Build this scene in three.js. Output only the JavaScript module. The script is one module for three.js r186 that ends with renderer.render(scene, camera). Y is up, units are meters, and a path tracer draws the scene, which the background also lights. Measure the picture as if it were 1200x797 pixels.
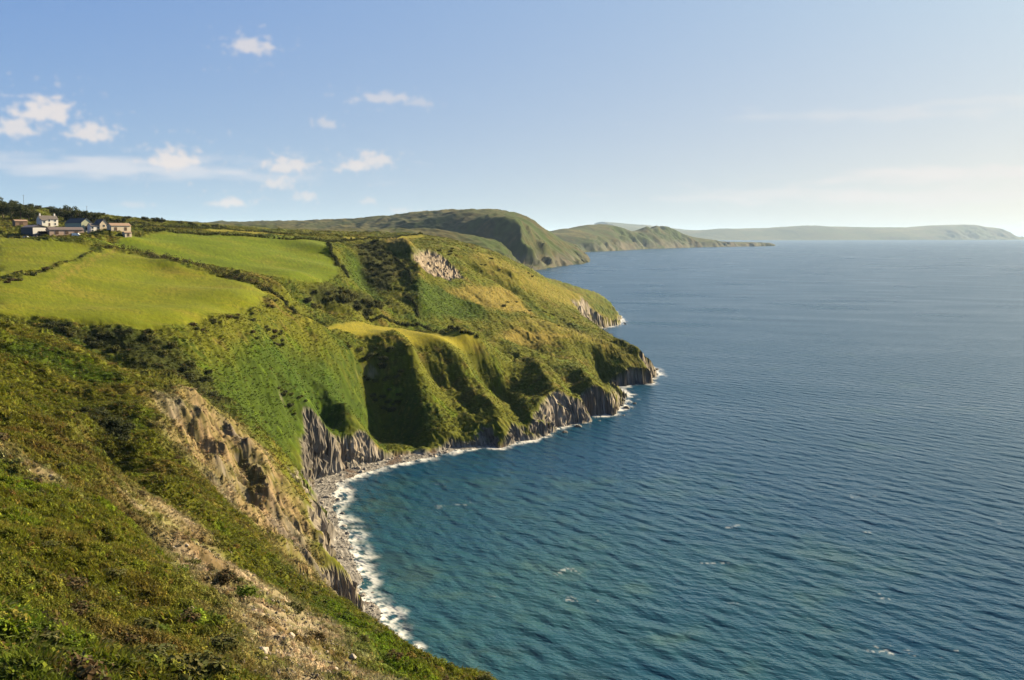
import * as THREE from 'three';
import { mergeGeometries } from 'three/addons/utils/BufferGeometryUtils.js';

// ------------------------------------------------------------------ camera, light, sky, exposure
const scene = new THREE.Scene();
const EYE = 110;                                               // metres above the sea
const camera = new THREE.PerspectiveCamera(36.74, 1024 / 680, 1, 200000);
camera.position.set(0, EYE, 0);
camera.rotation.x = -0.1009;
const renderer = new THREE.WebGLRenderer({ antialias: true });
renderer.setSize(1024, 680);
renderer.toneMapping = THREE.LinearToneMapping;
const EXPOSURE = 4.6;
renderer.toneMappingExposure = EXPOSURE;
renderer.shadowMap.enabled = true;
const SUN_AZ = 54 * Math.PI / 180, SUN_EL = 23.5 * Math.PI / 180; // to the right of the view, above the sea
const SUN = new THREE.Vector3(Math.sin(SUN_AZ) * Math.cos(SUN_EL), Math.sin(SUN_EL), -Math.cos(SUN_AZ) * Math.cos(SUN_EL));
const sun = new THREE.DirectionalLight(new THREE.Color().setRGB(1, 0.82, 0.53), 5);
sun.position.copy(SUN).multiplyScalar(1500).add(new THREE.Vector3(-100, 0, -500));
sun.target.position.set(-100, 0, -500);
sun.castShadow = true; sun.shadow.mapSize.set(4096, 4096); sun.shadow.radius = 1;
Object.assign(sun.shadow.camera, { left: -1200, right: 1200, top: 900, bottom: -900, near: 10, far: 4000 });
scene.add(sun, sun.target);
scene.fog = new THREE.FogExp2(new THREE.Color().setRGB(0.52, 0.72, 1.0), 0.000013);

// ------------------------------------------------------------------ noise
const clamp = (x, a = 0, b = 1) => x < a ? a : x > b ? b : x;
const sst = (a, b, x) => { const t = clamp((x - a) / (b - a)); return t * t * (3 - 2 * t); };
const lerp = (a, b, t) => a + (b - a) * t;
function rng(seed) { let s = seed >>> 0; return () => { s = (s + 0x6D2B79F5) | 0; let t = Math.imul(s ^ (s >>> 15), 1 | s); t = (t + Math.imul(t ^ (t >>> 7), 61 | t)) ^ t; return ((t ^ (t >>> 14)) >>> 0) / 4294967296; }; }
const PERM = new Uint8Array(512), GXV = new Float32Array(256), GYV = new Float32Array(256);
{ const r = rng(7); const p = [...Array(256).keys()]; for (let i = 255; i > 0; i--) { const j = Math.floor(r() * (i + 1)); [p[i], p[j]] = [p[j], p[i]]; } for (let i = 0; i < 512; i++) PERM[i] = p[i & 255]; for (let i = 0; i < 256; i++) { const a = i / 256 * Math.PI * 2; GXV[i] = Math.cos(a); GYV[i] = Math.sin(a); } }
function noise(x, y) {                                          // gradient noise, about -0.7 .. 0.7
  const xi = Math.floor(x), yi = Math.floor(y), fx = x - xi, fy = y - yi, X = xi & 255, Y = yi & 255;
  const u = fx * fx * fx * (fx * (fx * 6 - 15) + 10), v = fy * fy * fy * (fy * (fy * 6 - 15) + 10);
  const a = PERM[PERM[X] + Y], b = PERM[PERM[X + 1] + Y], c = PERM[PERM[X] + Y + 1], d = PERM[PERM[X + 1] + Y + 1];
  const n00 = GXV[a] * fx + GYV[a] * fy, n10 = GXV[b] * (fx - 1) + GYV[b] * fy, n01 = GXV[c] * fx + GYV[c] * (fy - 1), n11 = GXV[d] * (fx - 1) + GYV[d] * (fy - 1);
  return lerp(lerp(n00, n10, u), lerp(n01, n11, u), v);
}
function fbm(x, y, n) { let s = 0, a = 1; for (let i = 0; i < n; i++) { s += a * noise(x, y); a *= 0.5; x = x * 2.03 + 17.3; y = y * 2.03 - 9.7; } return s; }
function ridged(x, y, n) { let s = 0, a = 0.5; for (let i = 0; i < n; i++) { s += a * (1 - 2 * Math.abs(noise(x, y))); a *= 0.5; x = x * 2.1 + 5.2; y = y * 2.1 + 1.3; } return s; }

// ------------------------------------------------------------------ sky: clear evening air, small fair-weather clouds
{
  const W = 4096, HH = 2048, data = new Float32Array(W * HH * 4), r = rng(11);
  // clouds: azimuth and elevation of the middle, half width, half height (degrees), thickness
  const CLOUD = [
    [-24.1, 6.1, 1.3, 0.85, 1.0], [-25.5, 5.3, 0.8, 0.65, 0.9], [-22.0, 5.15, 1.05, 0.6, 0.95], [-14.0, 9.85, 1.15, 0.55, 0.8],
    [-18.0, 3.9, 1.3, 0.75, 1.0], [-12.2, 3.75, 1.15, 0.55, 0.9], [-12.6, 2.75, 0.8, 0.35, 0.8], [-11.3, 2.1, 0.55, 0.35, 0.7], [-15.2, 1.75, 1.0, 0.32, 0.95], [-20, 1.6, 0.7, 0.2, .4],
    [-8.6, 3.75, 0.95, 0.42, 0.85], [-7.6, 4.1, 1.0, 0.45, 0.85], [-10.2, 6.0, 0.6, 0.3, 0.55], [-7.0, 7.4, 1.6, 0.35, 0.6], [-5.0, 7.2, 0.8, 0.25, 0.4], [-8.0, 1.9, 0.5, 0.2, 0.6],
    [-6.2, 1.4, 0.7, 0.2, 0.5], [-3, 1.2, 0.6, 0.15, 0.4], [-36, 6.5, 2.2, 1.0, 0.9], [-44, 4.2, 2.5, 0.9, 0.9], [-60, 7, 3, 1.4, 0.9], [-90, 8, 3.5, 1.6, 0.9], [-120, 6, 4, 1.5, 0.9], [170, 9, 4, 1.7, 0.9], [140, 5, 3, 1.2, 0.9],
  ];
  // long thin streaks: azimuth, elevation, half length, half height, thickness
  const STREAK = [[-21, 3.55, 9, 0.6, 0.6], [-14, 3.2, 6, 0.3, 0.3], [24, 3.1, 8, 0.5, 0.75], [22, 2.0, 9, 0.55, 0.55], [14, 2.2, 8, 0.35, 0.4], [19, 6.3, 7, 0.35, 0.3], [30, 6.6, 9, 0.4, 0.3], [38, 3, 9, 0.6, 0.6], [60, 4.5, 14, 0.7, 0.6], [-50, 3.4, 12, 0.5, 0.4], [95, 5, 14, 0.7, 0.5], [-100, 4, 16, 0.7, 0.4], [150, 4, 16, 0.7, 0.4]];
  for (let j = 0; j < HH; j++) {
    const el = ((j + 0.5) / HH - 0.5) * 180, e = Math.max(el, 0), t = Math.exp(-e / 8), dark = lerp(1, 0.62, clamp(e / 75)), ce = Math.cos(el * Math.PI / 180), se = Math.sin(Math.max(el, 0) * Math.PI / 180);
    for (let i = 0; i < W; i++) {
      const th = ((i + 0.5) / W - 0.5) * 2 * Math.PI, dx = Math.cos(th) * ce, dz = Math.sin(th) * ce;
      const az = Math.atan2(dx, -dz) * 180 / Math.PI;
      const ang = Math.acos(clamp(dx * SUN.x + se * SUN.y + dz * SUN.z, -1, 1)) * 180 / Math.PI, g = Math.exp(-ang / 35);
      let R = 0.012 * dark + 0.24 * t + 0.9 * g + 1.1 * t * g, G = 0.152 * dark + 0.36 * t + 1.06 * g + 0.07 * t * g, B = 0.61 * dark + 0.1 * t + 0.58 * g - 0.46 * t * g;
      if (el > 0.2 && el < 14) {
        for (const [a0, e0, w, h, k] of STREAK) {
          const x = ((az - a0 + 540) % 360 - 180) / w, y = (el - e0) / h; if (x * x + y * y > 4) continue;
          const n = fbm(az * 0.35 + 3, el * 2.2 + e0, 4) * 1.1, m = k * sst(0.15, 1.05, Math.exp(-x * x * 1.3 - y * y) + n * 0.55);
          R = lerp(R, Math.max(R, 0.80 + 0.22 * g), m); G = lerp(G, Math.max(G, 0.78 + 0.15 * g), m); B = lerp(B, Math.max(B * 0.98, 0.80), m);
        }
        for (const [a0, e0, w, h, k] of CLOUD) {
          const da = (az - a0 + 540) % 360 - 180, x = da / w, y0 = (el - e0) / h; if (x * x > 5 || y0 * y0 > 6) continue;
          const y = y0 < 0 ? y0 * 1.7 : y0;                     // flatter below
          const n = fbm(da * 1.9 / (0.5 + w * 0.4) + a0 * 3.1, el * 2.6 + e0 * 7, 6);
          const dns = Math.exp(-(x * x + y * y) * 0.9) + n * 0.62; let m = k * sst(0.18, 0.84, dns);
          if (m <= 0) continue;
          m *= 0.85; R = lerp(R, 0.84, m); G = lerp(G, 0.77, m); B = lerp(B, 0.73, m);
        }
      }
      const o = (j * W + i) * 4; data[o] = R / EXPOSURE; data[o + 1] = G / EXPOSURE; data[o + 2] = B / EXPOSURE; data[o + 3] = 1;
    }
  }
  const tex = new THREE.DataTexture(data, W, HH, THREE.RGBAFormat, THREE.FloatType);
  tex.mapping = THREE.EquirectangularReflectionMapping; tex.magFilter = THREE.LinearFilter; tex.minFilter = THREE.LinearFilter; tex.needsUpdate = true;
  scene.background = tex; scene.environment = tex;
}
// spot heights of the near land: x, z, height (metres)
const SPOT = [[0,-0,107.6],[-6,-20,95],[-12,-32,91],[8,-20,90],[-4,-10,101],[-60,-20,100],[-120,60,114],[-150,-60,100],[40,20,88],[40,-40,72],[40,-110,42],[60,-170,12],[-300,-100,112],[-600,-300,128],[-900,-600,152],[-1000,-1000,165],[-900,-1500,150],[-500,-1700,120],[-200,-1700,70],[30,-1600,50],[60,-1450,45],[0,-1800,30],[90,-1250,22],[-30,-25,95],[-23.4,-45,89.8],[-21.8,-56,84.9],[-19.5,-75,76.4],[-17.9,-115,58.4],[-11.5,-190,24.8],[-35.1,-68,85.4],[-34,-88,78.2],[-34.8,-135,61.2],[-40.4,-235,22.1],[-28.4,-212,24.3],[-18.7,-196,23.3],[-53.7,-105,81.2],[-53.3,-125,73.6],[-56.4,-165,59],[-55.2,-215,41.7],[-53.4,-265,18.8],[-76.2,-150,78],[-70,-165,72],[-73.1,-205,61],[-84.4,-185,75.3],[-74.6,-195,60.3],[-77.2,-186,69.5],[-93.7,-226,64.7],[-84,-205,61],[-95.1,-237,65.6],[-88.9,-228,60.4],[-105.4,-250,67.8],[-100,-258,68.5],[-98.5,-285,64.4],[-98.7,-325,54.6],[-97,-348,46.3],[-88.3,-372,25.9],[-82.9,-382,10.4],[-77.9,-262,47.4],[-79.7,-235,57.9],[-88.5,-262,60.9],[-68.5,-268,36.6],[-61.2,-265,28.2],[-135.7,-270,82.3],[-137.9,-305,79.8],[-120.1,-292,73.9],[-105.6,-285,66.8],[-121,-262,76.5],[-103.6,-205,78.6],[-110.3,-262,69.8],[-96.1,-200,75.9],[-155.5,-310,83.7],[-201,-300,79.2],[-95.4,-140,71.7],[-166,-374,73.2],[-150.6,-374,65.4],[-134.9,-378,63.3],[-125,-386,55.7],[-113.8,-386,47.5],[-103.4,-395,36],[-157,-342,67],[-153,-350,63],[-139,-340,57],[-126,-343,50],[-120.7,-364,44],[-112.5,-376,41],[-105,-383,36],[-109.8,-436,54.3],[-117.7,-400,55.5],[-96.7,-460,43.4],[-82.4,-489,30.9],[-104.3,-412,36.3],[-91.8,-434,21.2],[-74.3,-503,17.9],[-86,-485,19.1],[-92.2,-418,16.2],[-110.4,-488,60],[-88.9,-530,51.2],[-119.7,-447,69.8],[-118.6,-568,66.6],[-97,-552,59.9],[-75.7,-565,54],[-58.8,-585,49],[-26.1,-622,44.7],[-116,-555,64.3],[-81.6,-650,53.2],[-44.7,-668,45.5],[-77.9,-545,35.7],[-72.2,-535,18.9],[-67.2,-530,3.8],[-80.8,-518,22.6],[-69.2,-512,14],[-48.8,-580,30.9],[-50.4,-543,13.8],[-20.8,-620,25.5],[-40.8,-537,9.3],[-18.8,-556,10.5],[0,-566,12.1],[19.6,-582,15.8],[33.5,-612,15.1],[48.5,-640,17.3],[60.8,-645,12.2],[0,-682,22.8],[21.9,-652,21.1],[12.2,-725,29.6],[37.5,-745,21.1],[67,-800,26.6],[60.6,-722,17.7],[26.3,-785,36.1],[94.9,-808,16.3],[84.5,-840,20.4],[60.6,-905,28.6],[0,-765,38],[37.8,-905,32.4],[-275.9,-640,110.5],[-250.5,-650,113.2],[-298.5,-600,108.5],[-242.8,-610,108],[-234.9,-810,114],[-132.5,-760,101.8],[-128.7,-572,82.5],[-186.2,-560,97],[-234.6,-470,93.3],[-446.3,-900,138.1],[-393,-950,130.3],[-331.2,-1000,122.4],[-285.8,-1150,118.5],[-355.1,-780,122.2],[-288.8,-830,116.2],[-397.7,-600,113.5],[-594.9,-900,141.1],[-280,-420,88.1],[-125.5,-590,73.3],[-108.7,-652,77.6],[-98.1,-625,69],[-85.5,-660,61.2],[-66.3,-690,55.5],[-24.6,-735,43.3],[-121.1,-810,94.6],[-96.2,-770,76.2],[-112.9,-615,71.7],[-97.1,-900,100.3],[-66.2,-885,87.3],[-73,-925,95.5],[-41.8,-835,66.4],[-26.2,-785,49.3],[0,-865,50.4],[0,-1005,74.2],[-36,-1085,96.6],[38.5,-1155,62.2],[44,-1055,46.1],[86.9,-1155,20.7],[92,-1225,33.7],[123.6,-1275,7.2],[-148,-1050,108.3],[-100.3,-1100,110.9],[-67.3,-1082,104.6],[-223.8,-1000,111.6],[-186.5,-900,110.7],[-211,-426.2,88.8],[-194.1,-391.4,83.7],[-218,-491.9,94.1],[-198.2,-446.3,87.8],[-181.6,-408.3,82.5],[-227.6,-581.3,101.4],[-203.5,-518.9,93.3],[-184.1,-468.4,86.7],[-168,-426.8,81.3],[-187.4,-549,92.3],[-168.5,-492.8,85.5],[-153.1,-447,79.9],[-140.3,-408.8,75.3],[-151.3,-519.9,84.1],[-136.8,-469.2,78.4],[-217.5,-435.3,90.5],[-217.7,-475.8,93.1],[-226,-538.6,98.4],[-230.3,-587.8,102.2],[-214.3,-586.4,99.3],[-193.9,-583.1,95.5],[-158.2,-559,87.8],[-135.3,-541.1,82.6],[-121.5,-516.6,78.7],[-123,-491.1,77.4],[-128.8,-456.3,76.2],[-134,-416.3,74.7],[-145,-398.6,75.5],[-157,-391.1,77.1],[-169.7,-386.8,79.1],[-179.6,-383.8,80.7],[-188.8,-376.6,81.8],[-240.8,-689.8,111.1],[-224.5,-642.3,103.9],[-207.1,-677.5,103.6],[-193.3,-631.6,96.9],[-187.8,-716.9,103.2],[-174.5,-665.7,96.2],[-163.1,-621.2,90.2],[-166,-761,102.8],[-153.6,-703.6,95.5],[-143,-654.2,89.2],[-120.7,-690.9,88],[-245.9,-617.6,105.9],[-247.1,-662.4,110],[-239.9,-705.9,112.3],[-197.2,-767.4,109.4],[-150.5,-832.1,105.9],[-132.7,-753.4,95.7],[-115.2,-678.4,85.8],[-118.8,-625.5,82],[-133.4,-611.6,83.7],[-158.3,-613.9,88.7],[-189.2,-615.2,94.7],[-215,-616.3,99.8],[-234.5,-614.1,103.4],[-100.4,-576.4,61.6],[-97.9,-561.7,60.2],[-82.7,-588.9,57.8],[-80.6,-573.6,56.5],[-64.1,-602,53.9],[-62.4,-586,52.6],[-44.6,-615.7,49.7],[-43.5,-599,48.6],[-117.6,-551.7,64.6],[-93.6,-589.1,60.5],[-66.9,-615.2,55.2],[-41.9,-625.7,49.5],[-21.1,-628.3,44.5],[-40.3,-600.8,47.9],[-57.9,-575.6,51],[-75.7,-565.3,54.9],[-95.6,-557.4,59.4]];
// coast: x, z, cliff steepness, beach width
const COAST = [[330,200,1,3],[200,60,1,3],[120,-40,1,3],[90,-120,1,5],[55,-190,1.2,8],[-22.1,-255,2.1,5.2],[-30.3,-269.6,2.1,5.2],[-38.3,-286.5,2.2,5.8],[-43.9,-304.1,2.6,6.5],[-52.5,-337,2.9,7.2],[-61.4,-368.8,3.2,7.2],[-71.3,-404.3,4.6,7.8],[-76.1,-426.1,5,8.4],[-77.3,-450.3,5.5,9.1],[-71.3,-466.8,5,9.1],[-59.6,-484.6,4.6,9.1],[-44.5,-499.8,3.8,7.8],[-28.5,-518,1.6,5.2],[-14.3,-528.8,1.6,4],[-7.1,-524.4,2,1],[0,-537.6,2,1],[13,-549.2,2,1],[21.4,-561.2,2.2,1],[27.1,-584.2,2.2,1],[45.6,-600.6,2.2,1],[50.6,-617.9,2.4,1],[64.5,-626.9,2.4,1],[76.2,-679.8,2.2,1],[81.3,-709.7,2,1],[72.9,-746.6,2.6,1],[87.2,-750.9,3,1],[105.4,-764.2,2.6,1],[113.9,-802,2,1],[116.9,-843.7,2,1],[108.2,-921.4,2,1],[92.9,-1055.7,2,1],[87.3,-1158.6,2,1],[111.6,-1235.2,2,1],[136.3,-1283.6,2,1],[148.6,-1378,2,1],[147.8,-1539.5,2,1],[90,-1700,2,1],[0,-1850,2,1],[-200,-1950,2,1]];
// spurs (+) and gullies (-): height, half width, then x, z, x, z, ...
const SPUR = [[9,13,-61.3,-571.6,-56,-565.6,-51.4,-554.6,-47,-540.6,-43,-523.7],[-11,17,-79.8,-553,-75.6,-548.8,-70.1,-543.9,-66.5,-535.7,-60.7,-497.5],[7,9,-44,-596.3,-30.2,-599,-18.9,-590,-10.8,-558,-5.5,-537.3],[-4,9,-49.1,-584.7,-39.2,-582.1,-28.5,-562.2,-23.5,-533.3],[7,10,-18.5,-632.5,2.9,-697.7,21.2,-628.7,28,-592.7,31.9,-590.9],[-4,8,-15.7,-624.9,-4.2,-617.4,5.7,-558,9.3,-549.6],[6,9,33.1,-716.9,46.2,-687.2,51.3,-627.7,56.8,-623.9],[-8,11,34.2,-679,38.7,-612.7,46.1,-607.2],[-14,12,60.6,-804,67.6,-760.4,69.8,-704,70.5,-687.2],[9,9,77.8,-828.7,91.6,-808.9,103.8,-782.5],[-5,8,-6.2,-734.4,9.4,-746.7,24.8,-740],[-7,12,-99.3,-228.3,-94.4,-228.6,-89,-228.3],[6,12,-103.7,-264.7,-100.1,-289.8,-115.6,-380.9,-92.8,-338,-78.2,-318.2],[-4,6,-94.2,-282.9,-88.6,-277.4,-82.9,-265.9],[-5,6,-82.7,-291.6,-76.3,-285.5,-69.8,-273.2],[5,6,-79.4,-302.3,-71.9,-292,-67,-278.6],[-5,7,-72,-300.5,-64.9,-287.6,-60.7,-278.6],[-5,7,-103.1,-440.9,-97.5,-444.9,-91.5,-451.7],[-3,6,-90.2,-524.5,-80.6,-532.5,-72.3,-535.7],[-14,16,-127.8,-818.7,-108.6,-759.2,-92.6,-694.5],[12,14,-115.1,-937.9,-88.5,-873.7,-73.4,-816.3,-65.7,-728.9],[6,16,-129.2,-759.2,-120.4,-742.2,-103.5,-671.8],[-7,16,-129.6,-610,-113.1,-616.4,-93.8,-623.9,-73.2,-673.9],[-5,10,-52.2,-966.6,-23.8,-952.2,7.9,-946.4],[4,10,-45.8,-1002.3,0,-985.8,55.2,-1102.3],[-3,6,-39.4,-203.2,-31.4,-202.3,-16.5,-135.8],[4,6,-40.3,-223.2,-30.4,-207.3,-15.3,-135.6],[-3,7,-62.8,-136.6,-40.9,-103.8,-25,-78.2],[3,8,-72.1,-141.5,-50.9,-114.7,-30.8,-89.4],[-3,6,-72.2,-167,-61.1,-166.5,-34.7,-118.8],[-2.5,5,-82.1,-173.5,-68.4,-164.3,-64.1,-167.3],[-2.5,5,-128.3,-254.9,-116.1,-255.7,-105.4,-255.3],[-2,5,-134.4,-276.5,-119.7,-274.1,-108.9,-269.5],[4,6,-53.4,-589.2,-38.3,-583.8,-27.3,-557.1,-22.6,-534.9],[4,6,-28.6,-619.2,-9.5,-626.8,4.1,-610.9,10.3,-555.5],[3.5,6,0,-708.3,21.9,-652.8,35.3,-616.4,42.8,-604.5],[3,6,-39.7,-591.8,-25.7,-588.3,-17.8,-556.3,-15.4,-536.5]];
// ground cover patches: kind, soft edge, outline x, z, ...
const PATCH = [['field_low',2,[-218,-436.3,-217.9,-476.2,-226.1,-538.9,-230.5,-588.3,-214.7,-587.4,-185.8,-558.8,-158.2,-558.8,-136.8,-547.1,-129.2,-557.1,-123.1,-491.5,-128.5,-455.1,-133.9,-415.7,-144.6,-397.3,-156.8,-390.8,-169.7,-386.6,-179.3,-383.2,-188.6,-376.3]],
['field_side',2,[-309.9,-623,-271.2,-589.2,-237.8,-584.7,-230.7,-555.5,-224.2,-490.1,-226.3,-453.1]],
['field_mid',2,[-240.2,-600.8,-242.8,-650.9,-242.1,-712.6,-198.7,-773.1,-152.4,-842.6,-133.1,-755.8,-112.9,-671.8,-120.1,-632.5,-133.5,-611.8,-156.9,-608.1,-188.2,-611.8,-213.7,-612.7,-231.1,-605.4]],
['field_strip',1.5,[-107.8,-519.8,-94.4,-594.5,-72.7,-668.8,-41.9,-624.9,-20,-629.6,-40.3,-600.8,-59.2,-589.2,-75.9,-566.5,-95.9,-558.8]],
['field_back',2,[-285.6,-861.9,-271,-1055.1,-193.6,-1061.5,-182.7,-816.3,-225.6,-777.8]],
['field_back',2,[-155.1,-912.7,-110,-1105.6,-91.4,-1102.3,-126,-949.3,-138.9,-881.6]],
['bracken',6,[-120,-402.7,-110.4,-487.8,-97.7,-510.4,-84.5,-528.5,-72.2,-541.4,-81.9,-484.9,-90.6,-450.3,-92.5,-419.5,-79.2,-312,-91.3,-328,-114.4,-388.4]],
['bracken',5,[-134.2,-816.3,-122.1,-816.3,-103.1,-773.1,-90.9,-736.6,-98,-671.8,-108,-675.9]],
['bracken',5,[-77.1,-770.8,-42.4,-847.7,-24.5,-837.5,-19.7,-787.2,-48.6,-726.7,-64.4,-700.8]],
['bracken',5,[-136.4,-280.8,-127.2,-286.3,-111.8,-282.9,-103.1,-275.3,-113.4,-269.5,-122.1,-264.3,-128.3,-254.9]],
['straw',5,[-54,-810.1,-29.4,-881.6,-4,-952.2,9.3,-923.8,22.5,-899.1,0,-828.7,-20.3,-810.1,-34.1,-816.3]],
['straw',4,[-113,-896.4,-105.8,-1063.1,-82.6,-865.8,-91.9,-851.5,-104.5,-868.4]],
['straw',5,[-31.7,-632.5,0,-776.6,39.6,-788.4,25.7,-766.1,-12.2,-728.9]],
['golden_turf',8,[-35.2,-1059.9,38,-1139.5,110.9,-1327.2,127.9,-1274.2,102.1,-1221.5,32.5,-974,-8,-960.8,-40.5,-974]],
['golden_turf',8,[-6.5,-782.5,46.2,-921.1,80.4,-799.2,97.9,-767.3,87.4,-770.8,60.2,-798,19.2,-765]],
['quarry',1.5,[-80,-837.5,-79.2,-935.1,-67.1,-939.3,-51.4,-908.6,-42.4,-878.9,-56,-841.3,-69.3,-816.3]],
['scree',3,[-79.6,-156.8,-75.3,-153.7,-70.8,-151.7,-65.9,-146.9,-63.7,-140.8,-66.9,-140.6,-74,-145.4]],
['scree',5,[-66.6,-174,-66.8,-196,-57.1,-190.8,-48.5,-188.5,-42.1,-196,-34.1,-183.7,-20.4,-131,-14.5,-128.4,-11.4,-81.8,-15.4,-65.6,-22.8,-84.8,-28.5,-97.9,-41.1,-129.4,-59.4,-169.3]],
['earth',6,[-96.9,-277,-93.8,-305.1,-87.1,-317.3,-74.9,-306.9,-65,-299.6,-56.5,-289.8,-48.5,-271.2,-45.7,-221.5,-61.3,-256.1,-67.1,-253.7,-74,-252.2,-81.2,-248.8,-89.8,-259.2]],
['lush',3,[-75.7,-148.9,-71.9,-147.4,-63.8,-135.8,-57.6,-122,-62.1,-126,-70.8,-138.9]],
['lush',4,[-30.7,-61.4,-31.6,-67.9,-26.8,-61.4,-23,-54.2,-22.7,-48.5,-25.8,-51.5]],
['lush',3,[-75,-170.1,-72,-169.6,-71,-169.8,-70.5,-164.5,-73,-166.8]],
['lush',4,[-38.8,-202.9,-36.9,-209.5,-29.7,-202.6,-15.2,-135.4,-12.7,-133.4,-16.1,-123.5,-21.3,-133,-34.1,-186.8]],
['heather',8,[-103.2,-218.5,-96.2,-236.7,-67.6,-180.7,-58.5,-171.1,-60.3,-157,-66.5,-153.5,-78.2,-162.1]],
['heather',8,[-37,-86.2,-30.5,-82.2,-21,-63.7,-21.8,-55.8,-29.5,-69.8]],
['scrub_and_shade',4,[-179.7,-375.7,-155.7,-387.8,-141.7,-393.7,-131.9,-398.5,-124.5,-395.5,-115.4,-391.9,-89.1,-325,-95.5,-314.9,-103.4,-300,-141.5,-374.6,-158.1,-377.4,-169.8,-375.7]],
['scrub_and_shade',4,[-135,-865.8,-119.5,-900.4,-96.7,-843.8,-88.1,-801.6,-92.5,-765,-101.1,-758.1,-116.2,-798]],
['scrub_and_shade',3,[-128.7,-605.4,-112.8,-645,-95.8,-675.9,-85.2,-680,-96,-638.2,-113.6,-618.3]],
['scrub_and_shade',4,[-103.8,-242.1,-102,-260.3,-95.7,-251.8,-91.3,-242.5,-91.4,-235.7,-96.1,-235.7]],  // hollow by the spur: scrub, with its cast shadow painted into the ground colour
['track',1.2,[-205.1,-454.4,-221.6,-533.3,-230.4,-598.1,-228.1,-599.9,-216.7,-527.7,-200,-449.7]]];
const HEDGE = [['brown',3.2,3.0,[-237.9,-587.4,-228.4,-598.1,-215.6,-603.6,-187.7,-564.8,-172.5,-568.2,-154.7,-563.1,-138.2,-553,-128.3,-561.4]],
['dark',2.4,1.6,[-145.2,-810.1,-133.7,-759.2,-127.7,-745.6,-114.7,-696.6,-107.7,-673.9]],
['dark',2.4,1.5,[-252,-704,-234.2,-724.5,-218,-751.2,-192.9,-775.4,-166.2,-786,-148.3,-831.2,-137.9,-875]],
['dark',2.2,1.5,[-291.1,-889.6,-279,-990.3,-251.7,-1047.2,-185.8,-933.7,-152.7,-921.1]],
['dark',2.0,1.2,[-96.3,-840,-87.5,-822.5,-80.2,-802.8,-75.6,-775.4]],
['dark',2.0,1.2,[-76.9,-743.3,-71.4,-725.6,-67,-716.9,-64.2,-698.7]],
['dark',2.0,1.3,[-94.2,-644,-78.6,-671.8,-57.4,-686.2,-31.3,-623.9,-21.1,-630.6]],
['dark',2.0,1.4,[-138.9,-872.3,-126,-949.3,-116.1,-1077.6,-96.7,-1110.7]],
['dark',2.6,1.8,[-294.7,-756.9,-271.1,-752.4,-285.6,-861.9,-273.1,-903.2]],
['dark',2.6,1.8,[-350.4,-829.9,-327.9,-842.6,-313,-878.9]],
['dark',2.2,1.4,[-136.8,-547.1,-130.7,-559.7,-124.7,-563.9,-111.6,-523.7]]];
const SCRUB = [['gully',62,1.6,3.2,1.0,[-177,-378,-155.5,-387.2,-136.6,-397.9,-128.5,-397.9,-117.4,-399.1,-92.1,-336,-92.5,-324.5,-119.7,-379.1,-103.6,-296.9,-141.1,-373.5,-157.7,-376.3,-170.4,-373.5]],
['thicket',40,2.0,3.6,1.0,[-122.7,-576.8,-119.5,-623,-108.6,-651.9,-94.7,-667.8,-83.9,-679,-94.3,-645,-111.2,-619.2]],
['slope',46,1.6,3.2,.9,[-134.2,-860.6,-118.6,-893.7,-98.1,-843.8,-90.9,-808.9,-96.6,-783.7,-108.1,-792,-118.8,-812.6]],
['fieldedge',16,1.2,2.2,.8,[-142.9,-397.3,-134.2,-411.3,-126.6,-448.3,-122.4,-488.6,-120.5,-515.9,-115.8,-513.5,-120.9,-466.2,-129.1,-417]],
['bowl',14,1.0,1.8,.8,[-104.4,-440.2,-97.7,-455.1,-91.8,-457.2,-94.5,-447.6,-100.6,-442.2]],
['bowltop',14,1.2,2.2,.8,[-121.1,-459.9,-114.1,-505.8,-107.4,-502.8,-113.3,-451]],
['hillside',26,1.2,2.4,.7,[-91.4,-1102.3,-36.1,-1085.8,18.6,-1117.4,37,-1110.7,-8,-960.8,-44.2,-968.1,-68.3,-914.1]],
['hillfoot',24,1.4,2.6,.7,[-7.6,-912.7,31.3,-936.5,73.8,-981.3,60.6,-905.9,20.3,-807.7,-6.8,-820]],
['divide',12,1.2,2.6,.8,[-224.9,-450.3,-223.5,-479.8,-227,-525.3,-229.4,-548,-223.6,-538.1,-217.8,-484.9,-212,-438.9,-213.5,-427.2]],
['hollow',22,1.0,2.0,.9,[-103.8,-242.1,-102,-260.3,-95.7,-251.8,-91.3,-242.5,-91.4,-235.7,-96.1,-235.7]],
['ravine',40,1.4,2.8,.8,[-91.4,-545.5,-79.6,-558.8,-63.9,-564.8,-59.6,-553.8,-59.7,-543.9,-68.9,-543.9,-77.2,-545.5,-84.4,-543]]];
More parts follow.
